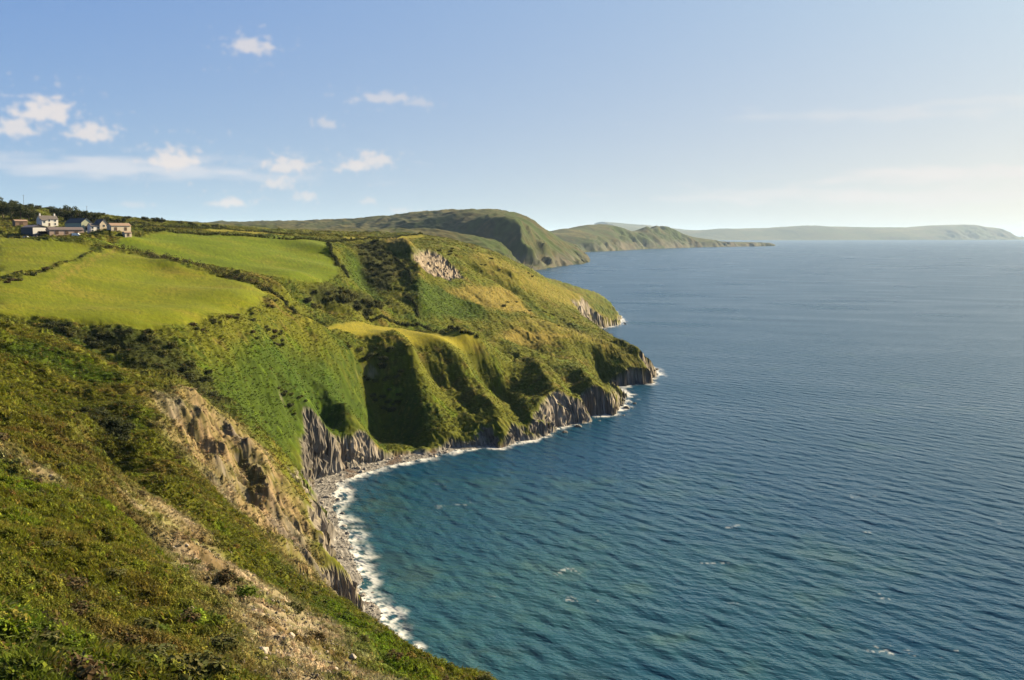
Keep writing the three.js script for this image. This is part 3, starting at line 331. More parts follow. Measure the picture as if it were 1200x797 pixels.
{
  const cols = 900, rows = 980, rock = new Float32Array(cols * rows), beach = new Float32Array(cols * rows), sh = new Float32Array(cols * rows);
  const m = sheet((x, z, o) => { const y = land(x, z); rock[o] = probe.rock; beach[o] = probe.beach; sh[o] = probe.s; return y; }, (x, z) => land(x, z, false), -0.66, 0.24, cols, 9, 1860, rows, (x, y, z) => y > -2.5);
  let g = bufferGeo(m.pos, m.index), nor = normalsOf(g);
  for (let i = 0; i < m.count; i++) {                           // crags: rock faces broken in and out
    const o = m.from[i], e = rock[o] * sst(0.9, 0.6, nor[i * 3 + 1]); if (e < 0.02) continue;
    const x = m.pos[i * 3], y = m.pos[i * 3 + 1], z = m.pos[i * 3 + 2], k = e * ((ridged((x + z * 0.8) * 0.11, y * 0.16 + (x - z) * 0.06, 3) - 0.5) * 4.2 + (ridged((x - z) * 0.5 + y * 0.3, y * 0.55, 3) - 0.4) * 1.7 + (ridged((y * 0.9 + x * 0.42 - z * 0.15) * 0.55, 7.7 + (x + z) * 0.03, 2) - 0.5) * 1.5);
    m.pos[i * 3] += nor[i * 3] * k; m.pos[i * 3 + 1] += nor[i * 3 + 1] * k * 0.4; m.pos[i * 3 + 2] += nor[i * 3 + 2] * k;
  }
  g = bufferGeo(m.pos, m.index); nor = normalsOf(g);
  const col = new Float32Array(m.count * 3), c = [0, 0, 0];
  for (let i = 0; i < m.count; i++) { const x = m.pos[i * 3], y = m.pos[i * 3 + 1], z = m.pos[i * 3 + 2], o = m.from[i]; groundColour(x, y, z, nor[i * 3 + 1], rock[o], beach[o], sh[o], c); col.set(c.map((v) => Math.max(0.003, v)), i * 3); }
  const bare = new Float32Array(m.count); for (let i = 0; i < m.count; i++) bare[i] = Math.max(rock[m.from[i]] * sst(0.8, 0.5, nor[i * 3 + 1]), cover('quarry', m.pos[i * 3], m.pos[i * 3 + 2]));
  const turf = [], crag = []; for (let i = 0; i < m.index.length; i += 3) { const [p, q, r] = [m.index[i], m.index[i + 1], m.index[i + 2]]; if (bare[p] + bare[q] + bare[r] > 1.35) crag.push(p, q, r); else turf.push(p, q, r); }
  g.setAttribute('color', new THREE.BufferAttribute(col, 3)); g.setIndex(new THREE.BufferAttribute(Uint32Array.from(turf), 1));
  put(new THREE.Mesh(g, soil({ vertexColors: true })), 'coastal_hills', { label: 'green coastal hills with fields and gullies round a cove', category: 'hills', kind: 'structure' });
  const cp = new Float32Array(crag.length * 3), cc = new Float32Array(crag.length * 3); crag.forEach((v, i) => { for (let k = 0; k < 3; k++) { cp[i * 3 + k] = m.pos[v * 3 + k]; cc[i * 3 + k] = col[v * 3 + k]; } });
  const cg = bufferGeo(cp, null, cc); cg.computeVertexNormals();
  put(new THREE.Mesh(cg, soil({ vertexColors: true })), 'sea_cliffs', { label: 'bare broken rock cliffs above the cove and round the headland', category: 'cliffs', kind: 'structure' });
  console.log('land', m.index.length / 3);
}

// ------------------------------------------------------------------ the headlands beyond
function farHill(name, label, F, o) {
  const tp = thinPlate(F.spot, 1e-5, o.unit), poly = [...F.coast, ...F.back];
  const sd = (x, z) => { let d = 1e9; for (let i = 0; i < F.coast.length - 1; i++) d = Math.min(d, toSegment(x, z, F.coast[i], F.coast[i + 1])[0]); return inside(poly, x, z) ? d : -d; };
  const S = o.size, hgt = (x, z, fine) => {
    let s = sd(x, z); if (s < -200 * S) return -20;
    const u0 = Math.max(8, tp(x, z));
    if (fine) s += (ridged(x * 0.006 / S, z * 0.006 / S, 3) - 0.5) * 70 * S + (ridged(x * 0.03 / S, z * 0.03 / S, 3) - 0.5) * 16 * S;
    const u = u0 + (fine ? (ridged(x * 0.0035 / S + 3, z * 0.0035 / S, 4) - 0.5) * o.amp + fbm(x * 0.02 / S, z * 0.02 / S, 3) * o.amp * 0.22 : 0);
    return s < 0 ? s * 0.3 : smin(u, s * o.cliff, 8 * S);
  };
  const m = sheet((x, z) => hgt(x, z, true), (x, z) => hgt(x, z, false), o.a0, o.a1, o.cols, o.d0, o.d1, o.rows, (x, y) => y > -8);
  const g = bufferGeo(m.pos, m.index), nor = normalsOf(g), col = new Float32Array(m.count * 3), c = [0, 0, 0];
  const cell = o.cell, ang = 0.5, ca = Math.cos(ang), sa = Math.sin(ang);
  for (let i = 0; i < m.count; i++) {
    const x = m.pos[i * 3], y = m.pos[i * 3 + 1], z = m.pos[i * 3 + 2], ny = nor[i * 3 + 1];
    c[0] = 0.027; c[1] = 0.033; c[2] = 0.011;
    const n = fbm(x * 0.008 / S, z * 0.008 / S, 4), n2 = fbm(x * 0.05 / S, z * 0.05 / S, 3);
    // enclosed pasture on the gentle tops, divided by hedgerows
    const wx = x + noise(x * 0.003 / S, z * 0.003 / S) * cell, wz = z + noise(x * 0.003 / S + 9, z * 0.003 / S) * cell, p = (wx * ca - wz * sa) / cell, q = (wx * sa + wz * ca) / (cell * 0.7), hp = PERM[(Math.floor(p) & 255)], id = PERM[(hp + Math.floor(q)) & 255] / 255;
    const flat = sst(o.flat0, o.flat1, ny + n * 0.02), edge = Math.min(Math.abs(p - Math.round(p)) * cell, Math.abs(q - Math.round(q)) * cell * 0.7);
    mixIn(c, [lerp(0.03, 0.066, id), lerp(0.038, 0.058, id), lerp(0.009, 0.018, id)], flat * 0.95);
    mixIn(c, C.dark, flat * sst(o.hedge, o.hedge * 0.4, edge) * 0.8);
    mixIn(c, C.bracken, (1 - flat) * sst(-0.2, 0.3, n) * 0.6); mixIn(c, C.brown, (1 - flat) * sst(0, 0.5, -n + n2 * 0.5) * 0.5);
    const s = sd(x, z), rk = sst(o.rockTop, o.rockTop * 0.4, y + n2 * 30) * sst(0.93, 0.8, ny) ; mixIn(c, lerp(0, 1, id) > 0.4 ? C.rockGrey : C.rockDark, rk * 0.5);
    const k = 1 + n2 * 0.5; col[i * 3] = Math.max(0.004, c[0] * k); col[i * 3 + 1] = Math.max(0.004, c[1] * k); col[i * 3 + 2] = Math.max(0.004, c[2] * k);
  }
  g.setAttribute('color', new THREE.BufferAttribute(col, 3));
  put(new THREE.Mesh(g, soil({ vertexColors: true })), name, { label, category: 'headland', kind: 'structure' });
  console.log(name, m.index.length / 3);
}
farHill('headland', 'broad dark green headland with pasture on top behind the cove', FAR.near_hill, { unit: 2000, size: 1, amp: 26, cliff: 1.3, a0: -0.62, a1: 0.11, cols: 520, d0: 2250, d1: 5600, rows: 220, cell: 170, flat0: 0.955, flat1: 0.985, hedge: 7, rockTop: 55 });
farHill('headland', 'hazy humped headland with a low spit running out to sea', FAR.mid_headland, { unit: 4000, size: 2, amp: 14, cliff: 0.9, a0: -0.09, a1: 0.3, cols: 380, d0: 6900, d1: 12600, rows: 130, cell: 260, flat0: 0.95, flat1: 0.985, hedge: 14, rockTop: 90 });
farHill('headland', 'long pale low headland on the horizon, almost lost in haze', FAR.far_headland, { unit: 10000, size: 5, amp: 30, cliff: 0.5, a0: 0.08, a1: 0.56, cols: 380, d0: 28500, d1: 38000, rows: 70, cell: 800, flat0: 0.93, flat1: 0.98, hedge: 40, rockTop: 120 });

// ------------------------------------------------------------------ the sea
{
  // small waves: a tile of wind sea, 160 m across, as a normal map
  const N = 2048, T = 160, r = rng(5), dir0 = Math.atan2(0.77, 0.63), waves = [];
  for (let k = 0; k < 60; k++) {
    const lam = 0.8 * Math.pow(14 / 0.8, Math.pow(r(), 1.2)), th = dir0 + (r() + r() + r() - 1.5) * 1.0, K = T / lam, n = Math.round(K * Math.cos(th)), m = Math.round(K * Math.sin(th)); if (!n && !m) continue;
    waves.push([n, m, r() * 6.283, 0.031 * Math.pow(lam / 5, 0.05)]);  // slope amplitude
  }
  const sx = new Float32Array(N * N), sz = new Float32Array(N * N), tab = new Float32Array(4096); for (let i = 0; i < 4096; i++) tab[i] = Math.cos(i / 4096 * 6.283185);
  for (const [n, m, ph, a] of waves) { const L = Math.hypot(n, m), ax = a * n / L, az = a * m / L, p0 = ph / 6.283185 * 4096; for (let j = 0; j < N; j++) { let q = p0 + (m * j % N) * 2; const dn = n * 4096 / N, o = j * N; for (let i = 0; i < N; i++) { const c = tab[(q + dn * i) & 4095]; sx[o + i] += ax * c; sz[o + i] += az * c; } } }
  const px = new Uint8Array(N * N * 4); for (let i = 0; i < N * N; i++) { const a = -sx[i], b = -sz[i], l = 1 / Math.hypot(a, b, 1); px[i * 4] = 127.5 + 127.5 * a * l; px[i * 4 + 1] = 127.5 + 127.5 * b * l; px[i * 4 + 2] = 127.5 + 127.5 * l; px[i * 4 + 3] = 255; }
  const nm = new THREE.DataTexture(px, N, N); nm.wrapS = nm.wrapT = THREE.RepeatWrapping; nm.magFilter = THREE.LinearFilter; nm.minFilter = THREE.LinearMipmapLinearFilter; nm.needsUpdate = true;
  // long waves as real relief
  const swell = []; for (let k = 0; k < 18; k++) { const lam = 6 * Math.pow(4, r()), th = dir0 + (r() + r() - 1) * 0.75, K = 6.283 / lam; swell.push([K * Math.cos(th), -K * Math.sin(th), r() * 6.283, lam * 0.0016, lam]); }
  const surf = (x, z) => { const d = Math.hypot(x, z), cell = d * d / (EYE * 1024) * 1.3; let y = 0; for (const [kx, kz, ph, a, lam] of swell) { const w = sst(lam / 2.2, lam / 4.5, cell); if (w > 0) { const s = Math.sin(kx * x + kz * z + ph); y += w * a * (s + 0.25 * (2 * Math.abs(Math.sin((kx * x + kz * z + ph) * 0.5 + 0.785)) ** 3 - 0.85)); } } return y; };
  const cols = 1060, rows = 600, m = { pos: null };
  const a0 = -0.62, a1 = 0.72, d0 = 150, d1 = 90000, pos = [], map = new Int32Array(cols * rows).fill(-1), idx = [];
  const P = new Float32Array(cols * rows * 3), ok = new Uint8Array(cols * rows), SD = new Float32Array(cols * rows);
  for (let j = 0; j < rows; j++) for (let i = 0; i < cols; i++) {
    const t = j / (rows - 1), v = lerp(EYE / d0, EYE / d1, t), d = EYE / v, a = lerp(a0, a1, i / (cols - 1)), x = a * d, z = -d, o = j * cols + i;
    const s = d < 1880 && x < 320 && x > X0 ? linRead(rS, x, z) : -999; SD[o] = s; ok[o] = s < 14 ? 1 : 0;
    P[o * 3] = x; P[o * 3 + 1] = d < 3000 ? surf(x, z) * sst(6, -25, s) : 0; P[o * 3 + 2] = z;
  }
  for (let j = 0; j < rows - 1; j++) for (let i = 0; i < cols - 1; i++) { const p = j * cols + i; if (ok[p] && ok[p + 1] && ok[p + cols] && ok[p + cols + 1]) idx.push(p, p + 1, p + cols, p + 1, p + cols + 1, p + cols); }
  let cnt = 0; for (const p of idx) if (map[p] < 0) map[p] = cnt++;
  const p2 = new Float32Array(cnt * 3), col = new Float32Array(cnt * 3), uv = new Float32Array(cnt * 2), c = [0, 0, 0];
  for (let o = 0; o < cols * rows; o++) if (map[o] >= 0) {
    const k = map[o], x = P[o * 3], y = P[o * 3 + 1], z = P[o * 3 + 2], s = -SD[o], d = -z; p2[k * 3] = x; p2[k * 3 + 1] = y; p2[k * 3 + 2] = z; uv[k * 2] = x / T; uv[k * 2 + 1] = -z / T;
    seaColour(x, z, s, y, c); col.set(c, k * 3);
  }
  const g = bufferGeo(p2, Uint32Array.from(idx, (p) => map[p]), col, uv); g.computeVertexNormals();
  const RN = 512, rp = new Uint8Array(RN * RN * 4); for (let j = 0; j < RN; j++) for (let i = 0; i < RN; i++) { // gusts roughen the surface in patches and lanes
    const u = i / RN, v = j / RN, w = (a, b) => fbm((u * 9 + a), (v * 22 + u * 6 + b), 4), t = clamp(0.5 + 0.6 * lerp(lerp(w(0, 0), w(-9, -6), u), lerp(w(0, -22), w(-9, -28), u), v)), k = 255 * lerp(0.12, 0.34, t), o = (j * RN + i) * 4; rp[o] = rp[o + 1] = rp[o + 2] = k; rp[o + 3] = 255; }
  const rm = new THREE.DataTexture(rp, RN, RN); rm.wrapS = rm.wrapT = THREE.RepeatWrapping; rm.magFilter = THREE.LinearFilter; rm.repeat.set(0.09, 0.09); rm.needsUpdate = true;
  put(new THREE.Mesh(g, new THREE.MeshPhysicalMaterial({ vertexColors: true, roughness: 1, roughnessMap: rm, ior: 1.33, specularIntensity: 0.42, normalMap: nm, normalScale: new THREE.Vector2(1, 1) })), 'sea', { label: 'wind-rippled blue sea, turning green and foamy in the cove', category: 'sea', kind: 'structure' });
  console.log('sea', idx.length / 3);
}
function seaColour(x, z, s, y, c) {
  c[0] = 0.003; c[1] = 0.028; c[2] = 0.056;
  if (s > 3000 || z < -2500) return c;
  const n = fbm(x * 0.012, z * 0.012, 4), n2 = fbm(x * 0.05, z * 0.05, 4), d = Math.hypot(x + 60, z + 330);
  // sand stirred up in the cove, in drifting clouds
  const silt = clamp(sst(300, 50, Math.hypot((x + 25) * 1.25, (z + 310) * 1.4)) * 0.9 + n * 0.5 - 0.15 + n2 * 0.25) * sst(420, 100, s);
  mixIn(c, [0.014, 0.047, 0.05], silt * 0.85);
  mixIn(c, [0.026, 0.058, 0.054], silt * sst(0.15, 0.6, n2 + n * 0.5) * 0.6);
  // weed beds on the bottom
  const weed = sst(0.08, 0.32, fbm(x * 0.035 + 12, z * 0.035, 4)) * sst(-4, 8, s) * sst(34, 14, s) * sst(560, 480, -z);
  mixIn(c, [0.01, 0.022, 0.022], weed * 0.5);
  // foam
  const lace = ridged(x * 0.16, z * 0.16, 4), fine = noise(x * 0.9, z * 0.9), cove = sst(560, 470, -z) * sst(250, 300, -z + 0), wash = sst(3.5 + 4 * cove, -1, s + n2 * 7) * sst(0.42, 0.7, lace * 0.85 + 0.1 + fine * 0.25);
  const thrown = sst(11, 1, s) * sst(600, 640, -z) * sst(0.08, 0.35, fbm(x * 0.045 + 70, z * 0.045, 3)) * sst(0.3, 0.6, lace + fine * 0.2);
  const cap = 0.7 * sst(520, 330, -z) * sst(0.62, 0.76, fbm(x * 0.03 + 3, z * 0.055 + 9, 2) + 0.35 * fbm(x * 0.25, z * 0.5, 3)) * sst(-0.1, 0.25, fine + lace - 0.6) * sst(20, 60, s);
  mixIn(c, [0.5, 0.5, 0.48], clamp(wash * 0.95 + thrown + cap * 0.55));
  return c;
}
// ------------------------------------------------------------------ plants
// leaf-sized faces spread through a crown of several overlapping lobes
function leafCloud(seed, { n, lobes, leaf, base, tones, flat = 0.15, top = 0.5 }) {
  const r = rng(seed), pos = [], col = [], idx = [], v = new THREE.Vector3(), nn = new THREE.Vector3(), t1 = new THREE.Vector3(), t2 = new THREE.Vector3();
  for (let k = 0; k < n; k++) {
    const L = lobes[Math.floor(r() * lobes.length)], th = r() * 6.283, cz = r() * 2 - 1, q = Math.sqrt(1 - cz * cz), rad = Math.pow(0.35 + 0.65 * r(), 0.45);
    nn.set(q * Math.cos(th), cz, q * Math.sin(th)); v.set(L[0] + nn.x * L[3] * rad, L[1] + nn.y * L[4] * rad, L[2] + nn.z * L[3] * rad);
    if (v.y < base) v.y = base + r() * 0.1;
    nn.x += (r() - 0.5) * 1.1; nn.y += (r() - 0.5) * 1.1 + top * 0.4; nn.z += (r() - 0.5) * 1.1; nn.normalize();
    t1.set(r() - 0.5, r() - 0.5, r() - 0.5).cross(nn).normalize(); t2.crossVectors(nn, t1);
    const s = leaf * (0.6 + 0.8 * r()), w = s * (0.45 + 0.35 * r()), b = pos.length / 3, tone = tones[Math.floor(r() * tones.length)], g = 0.75 + 0.5 * r();
    const P = (a, c, d) => pos.push(v.x + t1.x * a + t2.x * c + nn.x * d, v.y + t1.y * a + t2.y * c + nn.y * d, v.z + t1.z * a + t2.z * c + nn.z * d);
    P(-s, 0, -s * flat); P(0, -w, 0); P(s, 0, -s * flat); P(0, w, 0); idx.push(b, b + 1, b + 2, b, b + 2, b + 3);
    for (let q2 = 0; q2 < 4; q2++) col.push(tone[0] * g, tone[1] * g, tone[2] * g);
  }
  const g = bufferGeo(pos, idx, col); g.computeVertexNormals(); return g;
}
const leafMat = new THREE.MeshPhysicalMaterial({ vertexColors: true, roughness: 1, specularIntensity: 0.15, transmission: 0.35, thickness: 0, side: THREE.DoubleSide });
const woodMat = std({ color: rgb(0.06, 0.045, 0.03) });
const TONES = { thorn: [[0.0218, 0.0312, 0.00872], [0.0312, 0.0387, 0.01], [0.0437, 0.0468, 0.0138], [0.0174, 0.0237, 0.00749]], olive: [[0.0562, 0.0593, 0.015], [0.0437, 0.053, 0.0125], [0.0749, 0.0686, 0.0187]], rust: [[0.0624, 0.0387, 0.0162], [0.0468, 0.0312, 0.0156], [0.0749, 0.0562, 0.0218], [0.0374, 0.0374, 0.0125]], lime: [[0.0624, 0.0936, 0.00749], [0.0808, 0.106, 0.0125], [0.0499, 0.0808, 0.00749]], tree: [[0.025, 0.0343, 0.00936], [0.0343, 0.0437, 0.0112], [0.0187, 0.0262, 0.00749], [0.0468, 0.0499, 0.015]] };
const lobesOf = (seed, n, w, h) => { const r = rng(seed), L = [[0, h * 0.42, 0, w * 0.72, h * 0.5]]; for (let i = 0; i < n; i++) { const a = i / n * 6.283 + r(), d = w * (0.35 + 0.35 * r()), s = 0.34 + 0.28 * r(); L.push([Math.cos(a) * d, h * (0.25 + 0.4 * r()), Math.sin(a) * d, w * s, h * s * 0.95]); } return L; };
const bushGeo = {};
for (const t of ['thorn', 'olive', 'rust']) bushGeo[t] = [0, 1, 2].map((k) => leafCloud(100 + k * 7 + t.length, { n: 420, lobes: lobesOf(31 + k * 5 + t.length, 6, 1, 1.25), leaf: 0.15, base: -0.1, tones: TONES[t] }));
const bushSmall = {};
for (const t of ['olive', 'rust', 'lime']) bushSmall[t] = [0, 1].map((k) => leafCloud(200 + k * 7 + t.length, { n: 520, lobes: lobesOf(61 + k * 5 + t.length, 7, 1, 1.0), leaf: 0.11, base: -0.1, tones: TONES[t] }));
const SCRUBSAY = {
  gully: ['thorn_bush', 'rounded thorn bush packed in the gully below the lower field', 'bushes in the gully below the lower field', ['thorn', 'thorn', 'olive']],
  thicket: ['thicket_bush', 'bush of the thicket in the valley between the fields and the hill', 'bushes of the valley thicket', ['olive', 'olive', 'thorn']],
  slope: ['thorn_bush', 'thorn bush on the shaded slope above the valley thicket', 'bushes on the shaded valley slope', ['thorn']],
  fieldedge: ['gorse_bush', 'bush along the bottom edge of the lower field', 'bushes along the field edge', ['thorn', 'rust', 'olive']],
  bowl: ['gorse_bush', 'low bush on the green bracken slope above the cove', 'bushes on the bracken slope', ['thorn', 'olive']],
  bowltop: ['gorse_bush', 'scrubby bush at the top of the bracken slope beside the field corner', 'bushes above the bracken slope', ['olive', 'rust', 'thorn']],
  hillside: ['gorse_bush', 'low bush dotted over the grassy hill beyond the pale quarried face', 'bushes on the hill', ['thorn', 'olive']],
  hillfoot: ['gorse_bush', 'low bush on the seaward slope above the small far headland', 'bushes on the seaward slope', ['thorn', 'olive']],
  hollow: ['thorn_bush', 'bush crowded in the shady hollow before the rocky spur', 'bushes in the shady hollow', ['thorn']],
  ravine: ['thorn_bush', 'bush clinging to the steep shaded ravine above the cove beach', 'bushes in the shaded ravine', ['thorn', 'thorn', 'olive']],
  divide: ['gorse_bush', 'ragged bush on the bank between two fields below the farm', 'bushes on the bank between fields', ['thorn', 'olive', 'rust']],
};
{
  const r = rng(77);
  for (const [key, count, rmin, rmax, hs, flat] of SCRUB) {
    const q = []; for (let i = 0; i < flat.length; i += 2) q.push([flat[i], flat[i + 1]]);
    const xs = q.map((p) => p[0]), zs = q.map((p) => p[1]), [name, label, group, tones] = SCRUBSAY[key];
    for (let k = 0, guard = 0; k < count && guard < 20000; guard++) {
      const x = lerp(Math.min(...xs), Math.max(...xs), r()), z = lerp(Math.min(...zs), Math.max(...zs), r()); if (!inside(q, x, z)) continue;
      const y = land(x, z), s = lerp(rmin, rmax, r() * r()), t = tones[Math.floor(r() * tones.length)], o = new THREE.Mesh(bushGeo[t][Math.floor(r() * 3)], leafMat);
      o.position.set(x, y - s * 0.18, z); o.rotation.y = r() * 6.283; o.scale.set(s * (0.85 + 0.4 * r()), s * hs * (0.75 + 0.4 * r()), s * (0.85 + 0.4 * r()));
      const big = (s - rmin) / (rmax - rmin), look = (big > 0.55 ? 'large ' : big > 0.2 ? 'middling ' : 'small ') + { thorn: 'dark green ', olive: 'olive green ', rust: 'rusty brown ' }[t]; put(o, name, { label: look + label, category: 'bush', group }); k++;
    }
  }
}
// hedgerows
{
  const SAY = ['brown overgrown hedge bank between the lower field and the field above it', 'dark hedge down the seaward end of the upper field', 'long dark hedge along the top of the upper field', 'thin hedge on the rise behind the upper field', 'dark hedge line running down the hill below the pale quarried face', 'dark hedge line in the valley, lower end of the hillside boundary', 'low dark hedge along the upper edge of the narrow yellow field', 'hedge on the brow beside the pale back pasture', 'hedge on the hillside to the right of the farm buildings', 'hedge on the hillside above the farm buildings', 'short hedge running down from the seaward corner of the lower field'];
  HEDGE.forEach(([kind, h, w, flat], n) => {
    const q = []; for (let i = 0; i < flat.length; i += 2) q.push([flat[i], flat[i + 1]]);
    const r = rng(900 + n), lobes = [];
    for (let k = 0; k < q.length - 1; k++) { const len = Math.hypot(q[k + 1][0] - q[k][0], q[k + 1][1] - q[k][1]), m = Math.ceil(len / (w * 0.7)); for (let i = 0; i < m; i++) { if (r() < 0.08) continue; const t = (i + r()) / m, x = lerp(q[k][0], q[k + 1][0], t) + (r() - 0.5) * w * 0.7, z = lerp(q[k][1], q[k + 1][1], t) + (r() - 0.5) * w * 0.7, s = 0.6 + 0.7 * r(); lobes.push([x, land(x, z) + h * 0.35 * s, z, w * 0.75 * s, h * 0.62 * s]); } }
    const g = leafCloud(950 + n, { n: Math.min(9000, lobes.length * 70), lobes, leaf: 0.34, base: -1e9, tones: kind === 'brown' ? [...TONES.rust, ...TONES.thorn] : TONES.thorn });
    const o = new THREE.Mesh(g, leafMat), p = q[0]; g.translate(-p[0], 0, -p[1]); o.position.set(p[0], 0, p[1]);
    put(o, 'hedgerow', { label: SAY[n], category: 'hedge', group: 'hedgerows round the fields' });
  });
}
// trees
{
  const proto = [0, 1, 2].map((k) => {
    const g = new THREE.Group(), r = rng(300 + k), tr = [], limb = (a, b, r0, r1) => { const L = a.distanceTo(b), c = new THREE.CylinderGeometry(r1, r0, L, 6, 1); c.translate(0, L / 2, 0); c.applyQuaternion(new THREE.Quaternion().setFromUnitVectors(new THREE.Vector3(0, 1, 0), b.clone().sub(a).normalize())); c.translate(a.x, a.y, a.z); tr.push(c); };
    const top = new THREE.Vector3(-0.06, 0.55, 0); limb(new THREE.Vector3(0, -0.1, 0), top, 0.05, 0.032);
    for (let i = 0; i < 6; i++) { const a = i + r(); limb(new THREE.Vector3(-0.03, 0.26 + 0.05 * i, 0), new THREE.Vector3(Math.cos(a) * 0.32 - 0.05, 0.55 + 0.06 * i, Math.sin(a) * 0.32), 0.022, 0.008); }
    const t = new THREE.Mesh(mergeGeometries(tr), woodMat); t.name = 'trunk';
    const L = [[-0.03, 0.55, 0, 0.38, 0.4]]; for (let i = 0; i < 11; i++) { const a = i / 11 * 6.283 + r(), d = 0.2 + 0.2 * r(); L.push([Math.cos(a) * d - 0.04, 0.2 + 0.6 * r(), Math.sin(a) * d, 0.15 + 0.1 * r(), 0.15 + 0.1 * r()]); }
    const c = new THREE.Mesh(leafCloud(310 + k, { n: 1100, lobes: L, leaf: 0.05, base: 0.05, tones: TONES.tree }), leafMat); c.name = 'crown'; g.add(t, c); return g;
  });
  TREE.forEach(([x, z, y0, h, w], n) => {
    const o = proto[n % 3].clone(), sky = z < -850, q = [x, z];
    o.position.set(x, land(x, z) - 0.3, z); o.scale.set(w, h, w); o.rotation.y = n * 1.7;
    const near = z > -710;
    put(o, sky ? 'hawthorn_tree' : 'farm_tree', { label: near ? 'small round tree between the cream gabled building and the low shed' : sky ? 'wind-bent low tree on the hill skyline above the farm' : x < -400 ? 'dense dark tree in the wood left of the white farmhouse' : 'bushy dark tree in the shelter belt behind the farm buildings', category: 'tree', group: near ? 'trees at the farm' : sky ? 'trees on the skyline' : x < -400 ? 'wood left of the farmhouse' : 'shelter belt behind the farm' });
  });
}

// ------------------------------------------------------------------ the farm
const M = { white: std({ color: rgb(0.562, 0.538, 0.484) }), cream: std({ color: rgb(0.429, 0.359, 0.265) }), pink: std({ color: rgb(0.328, 0.234, 0.179) }), stone: std({ color: rgb(0.234, 0.195, 0.156) }), green: std({ color: rgb(0.328, 0.343, 0.234) }), slate: std({ color: rgb(0.06, 0.05, 0.048), roughness: 0.95 }), tin: std({ color: rgb(0.078, 0.0585, 0.0546), roughness: 0.6 }), rusty: std({ color: rgb(0.156, 0.101, 0.0702) }), darkTin: std({ color: rgb(0.0351, 0.0351, 0.0429), roughness: 0.7 }), glass: std({ color: rgb(0.0156, 0.0195, 0.0234), roughness: 0.15 }), frame: std({ color: rgb(0.507, 0.491, 0.452) }), door: std({ color: rgb(0.0702, 0.039, 0.0234) }), tyre: std({ color: rgb(0.0156, 0.0156, 0.0156) }), tarp: std({ color: rgb(0.0234, 0.0273, 0.0468), roughness: 0.35 }), rim: std({ color: rgb(0.312, 0.312, 0.312), metalness: 0.6, roughness: 0.4 }) };
const child = (p, name, g, m) => { const o = new THREE.Mesh(g, m); o.name = name; p.add(o); return o; };
const box = (w, h, d, x, y, z) => new THREE.BoxGeometry(w, h, d).translate(x, y, z);
function building(name, label, px, d, L, W, eave, ridge, turn, wm, rm, extra = {}) {
  const g = new THREE.Group(), s = new THREE.Shape([new THREE.Vector2(-W / 2, -1.5), new THREE.Vector2(W / 2, -1.5), new THREE.Vector2(W / 2, eave), new THREE.Vector2(0, ridge - 0.12), new THREE.Vector2(-W / 2, eave)]);
  child(g, 'wall', new THREE.ExtrudeGeometry(s, { depth: L, bevelEnabled: false }).translate(0, 0, -L / 2).rotateY(Math.PI / 2), wm);
  const sl = Math.hypot(W / 2 + 0.3, (ridge - eave) * (W / 2 + 0.3) / (W / 2)), an = Math.atan2(ridge - eave, W / 2);
  for (const q of [-1, 1]) child(g, 'roof_slope', new THREE.BoxGeometry(L + 0.5, 0.14, sl).translate(0, 0.02, sl / 2).rotateX(an).rotateY(q > 0 ? 0 : Math.PI).translate(0, ridge, 0), rm);
  const win = (x, y, side) => { const o = child(g, 'window', box(1.15, 1.35, 0.12, 0, 0, 0), M.frame); child(o, 'pane', box(0.95, 1.15, 0.06, 0, 0, 0.05), M.glass); if (side === 'z') o.position.set(x, y, W / 2 + 0.03); else { o.position.set(side === 'r' ? L / 2 + 0.03 : -L / 2 - 0.03, y, x); o.rotation.y = side === 'r' ? Math.PI / 2 : -Math.PI / 2; } };
  for (const w of extra.windows ?? []) win(...w);
  for (const [x, side, w = 1.1, h = 2.1] of extra.doors ?? []) { const o = child(g, 'door', box(w, h, 0.12, 0, 0, 0), extra.doorMat ?? M.door); if (side === 'z') o.position.set(x, h / 2, W / 2 + 0.03); else if (side === 'f') o.position.set(x, h / 2, W / 2 + 0.03); else { o.position.set(L / 2 + 0.03, h / 2, x); o.rotation.y = Math.PI / 2; } }
  for (const x of extra.chimneys ?? []) { const o = child(g, 'chimney', box(0.9, 1.7, 0.9, 0, 0, 0), extra.chimneyMat ?? M.white); o.position.set(x, ridge + 0.55, 0); child(o, 'chimney_pot', new THREE.CylinderGeometry(0.16, 0.2, 0.5, 8).translate(0, 1.1, 0), M.rusty); }
  const x = (px - 600) / 1200 * d, z = -d; g.position.set(x, land(x, z) + (extra.lift ?? 0), z); g.rotation.y = turn * Math.PI / 180;
  return put(g, name, { label, category: extra.category ?? 'building', group: 'buildings of the hillside farm' });
}
building('farmhouse', 'white two-storey farmhouse with slate roof and chimneys above the barns', 59, 708, 12, 6.5, 4.7, 7.1, 47, M.white, M.slate, { category: 'house', chimneys: [-5, 4.9], windows: [[-4, 3.7, 'z'], [0, 3.7, 'z'], [4, 3.7, 'z'], [-4, 1.4, 'z'], [4, 1.4, 'z']], doors: [[0, 'z']], lift: 0.3 });
building('farm_porch', 'small white lean-to wing at the lower end of the white farmhouse', 54.5, 699, 3.4, 3.2, 2.6, 3.6, 47, M.white, M.slate, { category: 'house', windows: [[0, 1.5, 'z']], lift: 1.6 });
building('cattle_barn', 'big dark open-sided barn with a pale end wall', 43, 640, 17, 9, 4.2, 5.6, -43, M.darkTin, M.tin, { category: 'barn', doors: [[0, 'r', 8.4, 3.9]], doorMat: M.white });
building('cowshed', 'long low cowshed with pinkish wall and dark tin roof', 79, 641, 21, 6, 2.7, 4.3, 44, M.pink, M.tin, { category: 'barn', doors: [[-6, 'z', 2, 2], [0, 'z', 2, 2], [6, 'z', 2, 2]] });
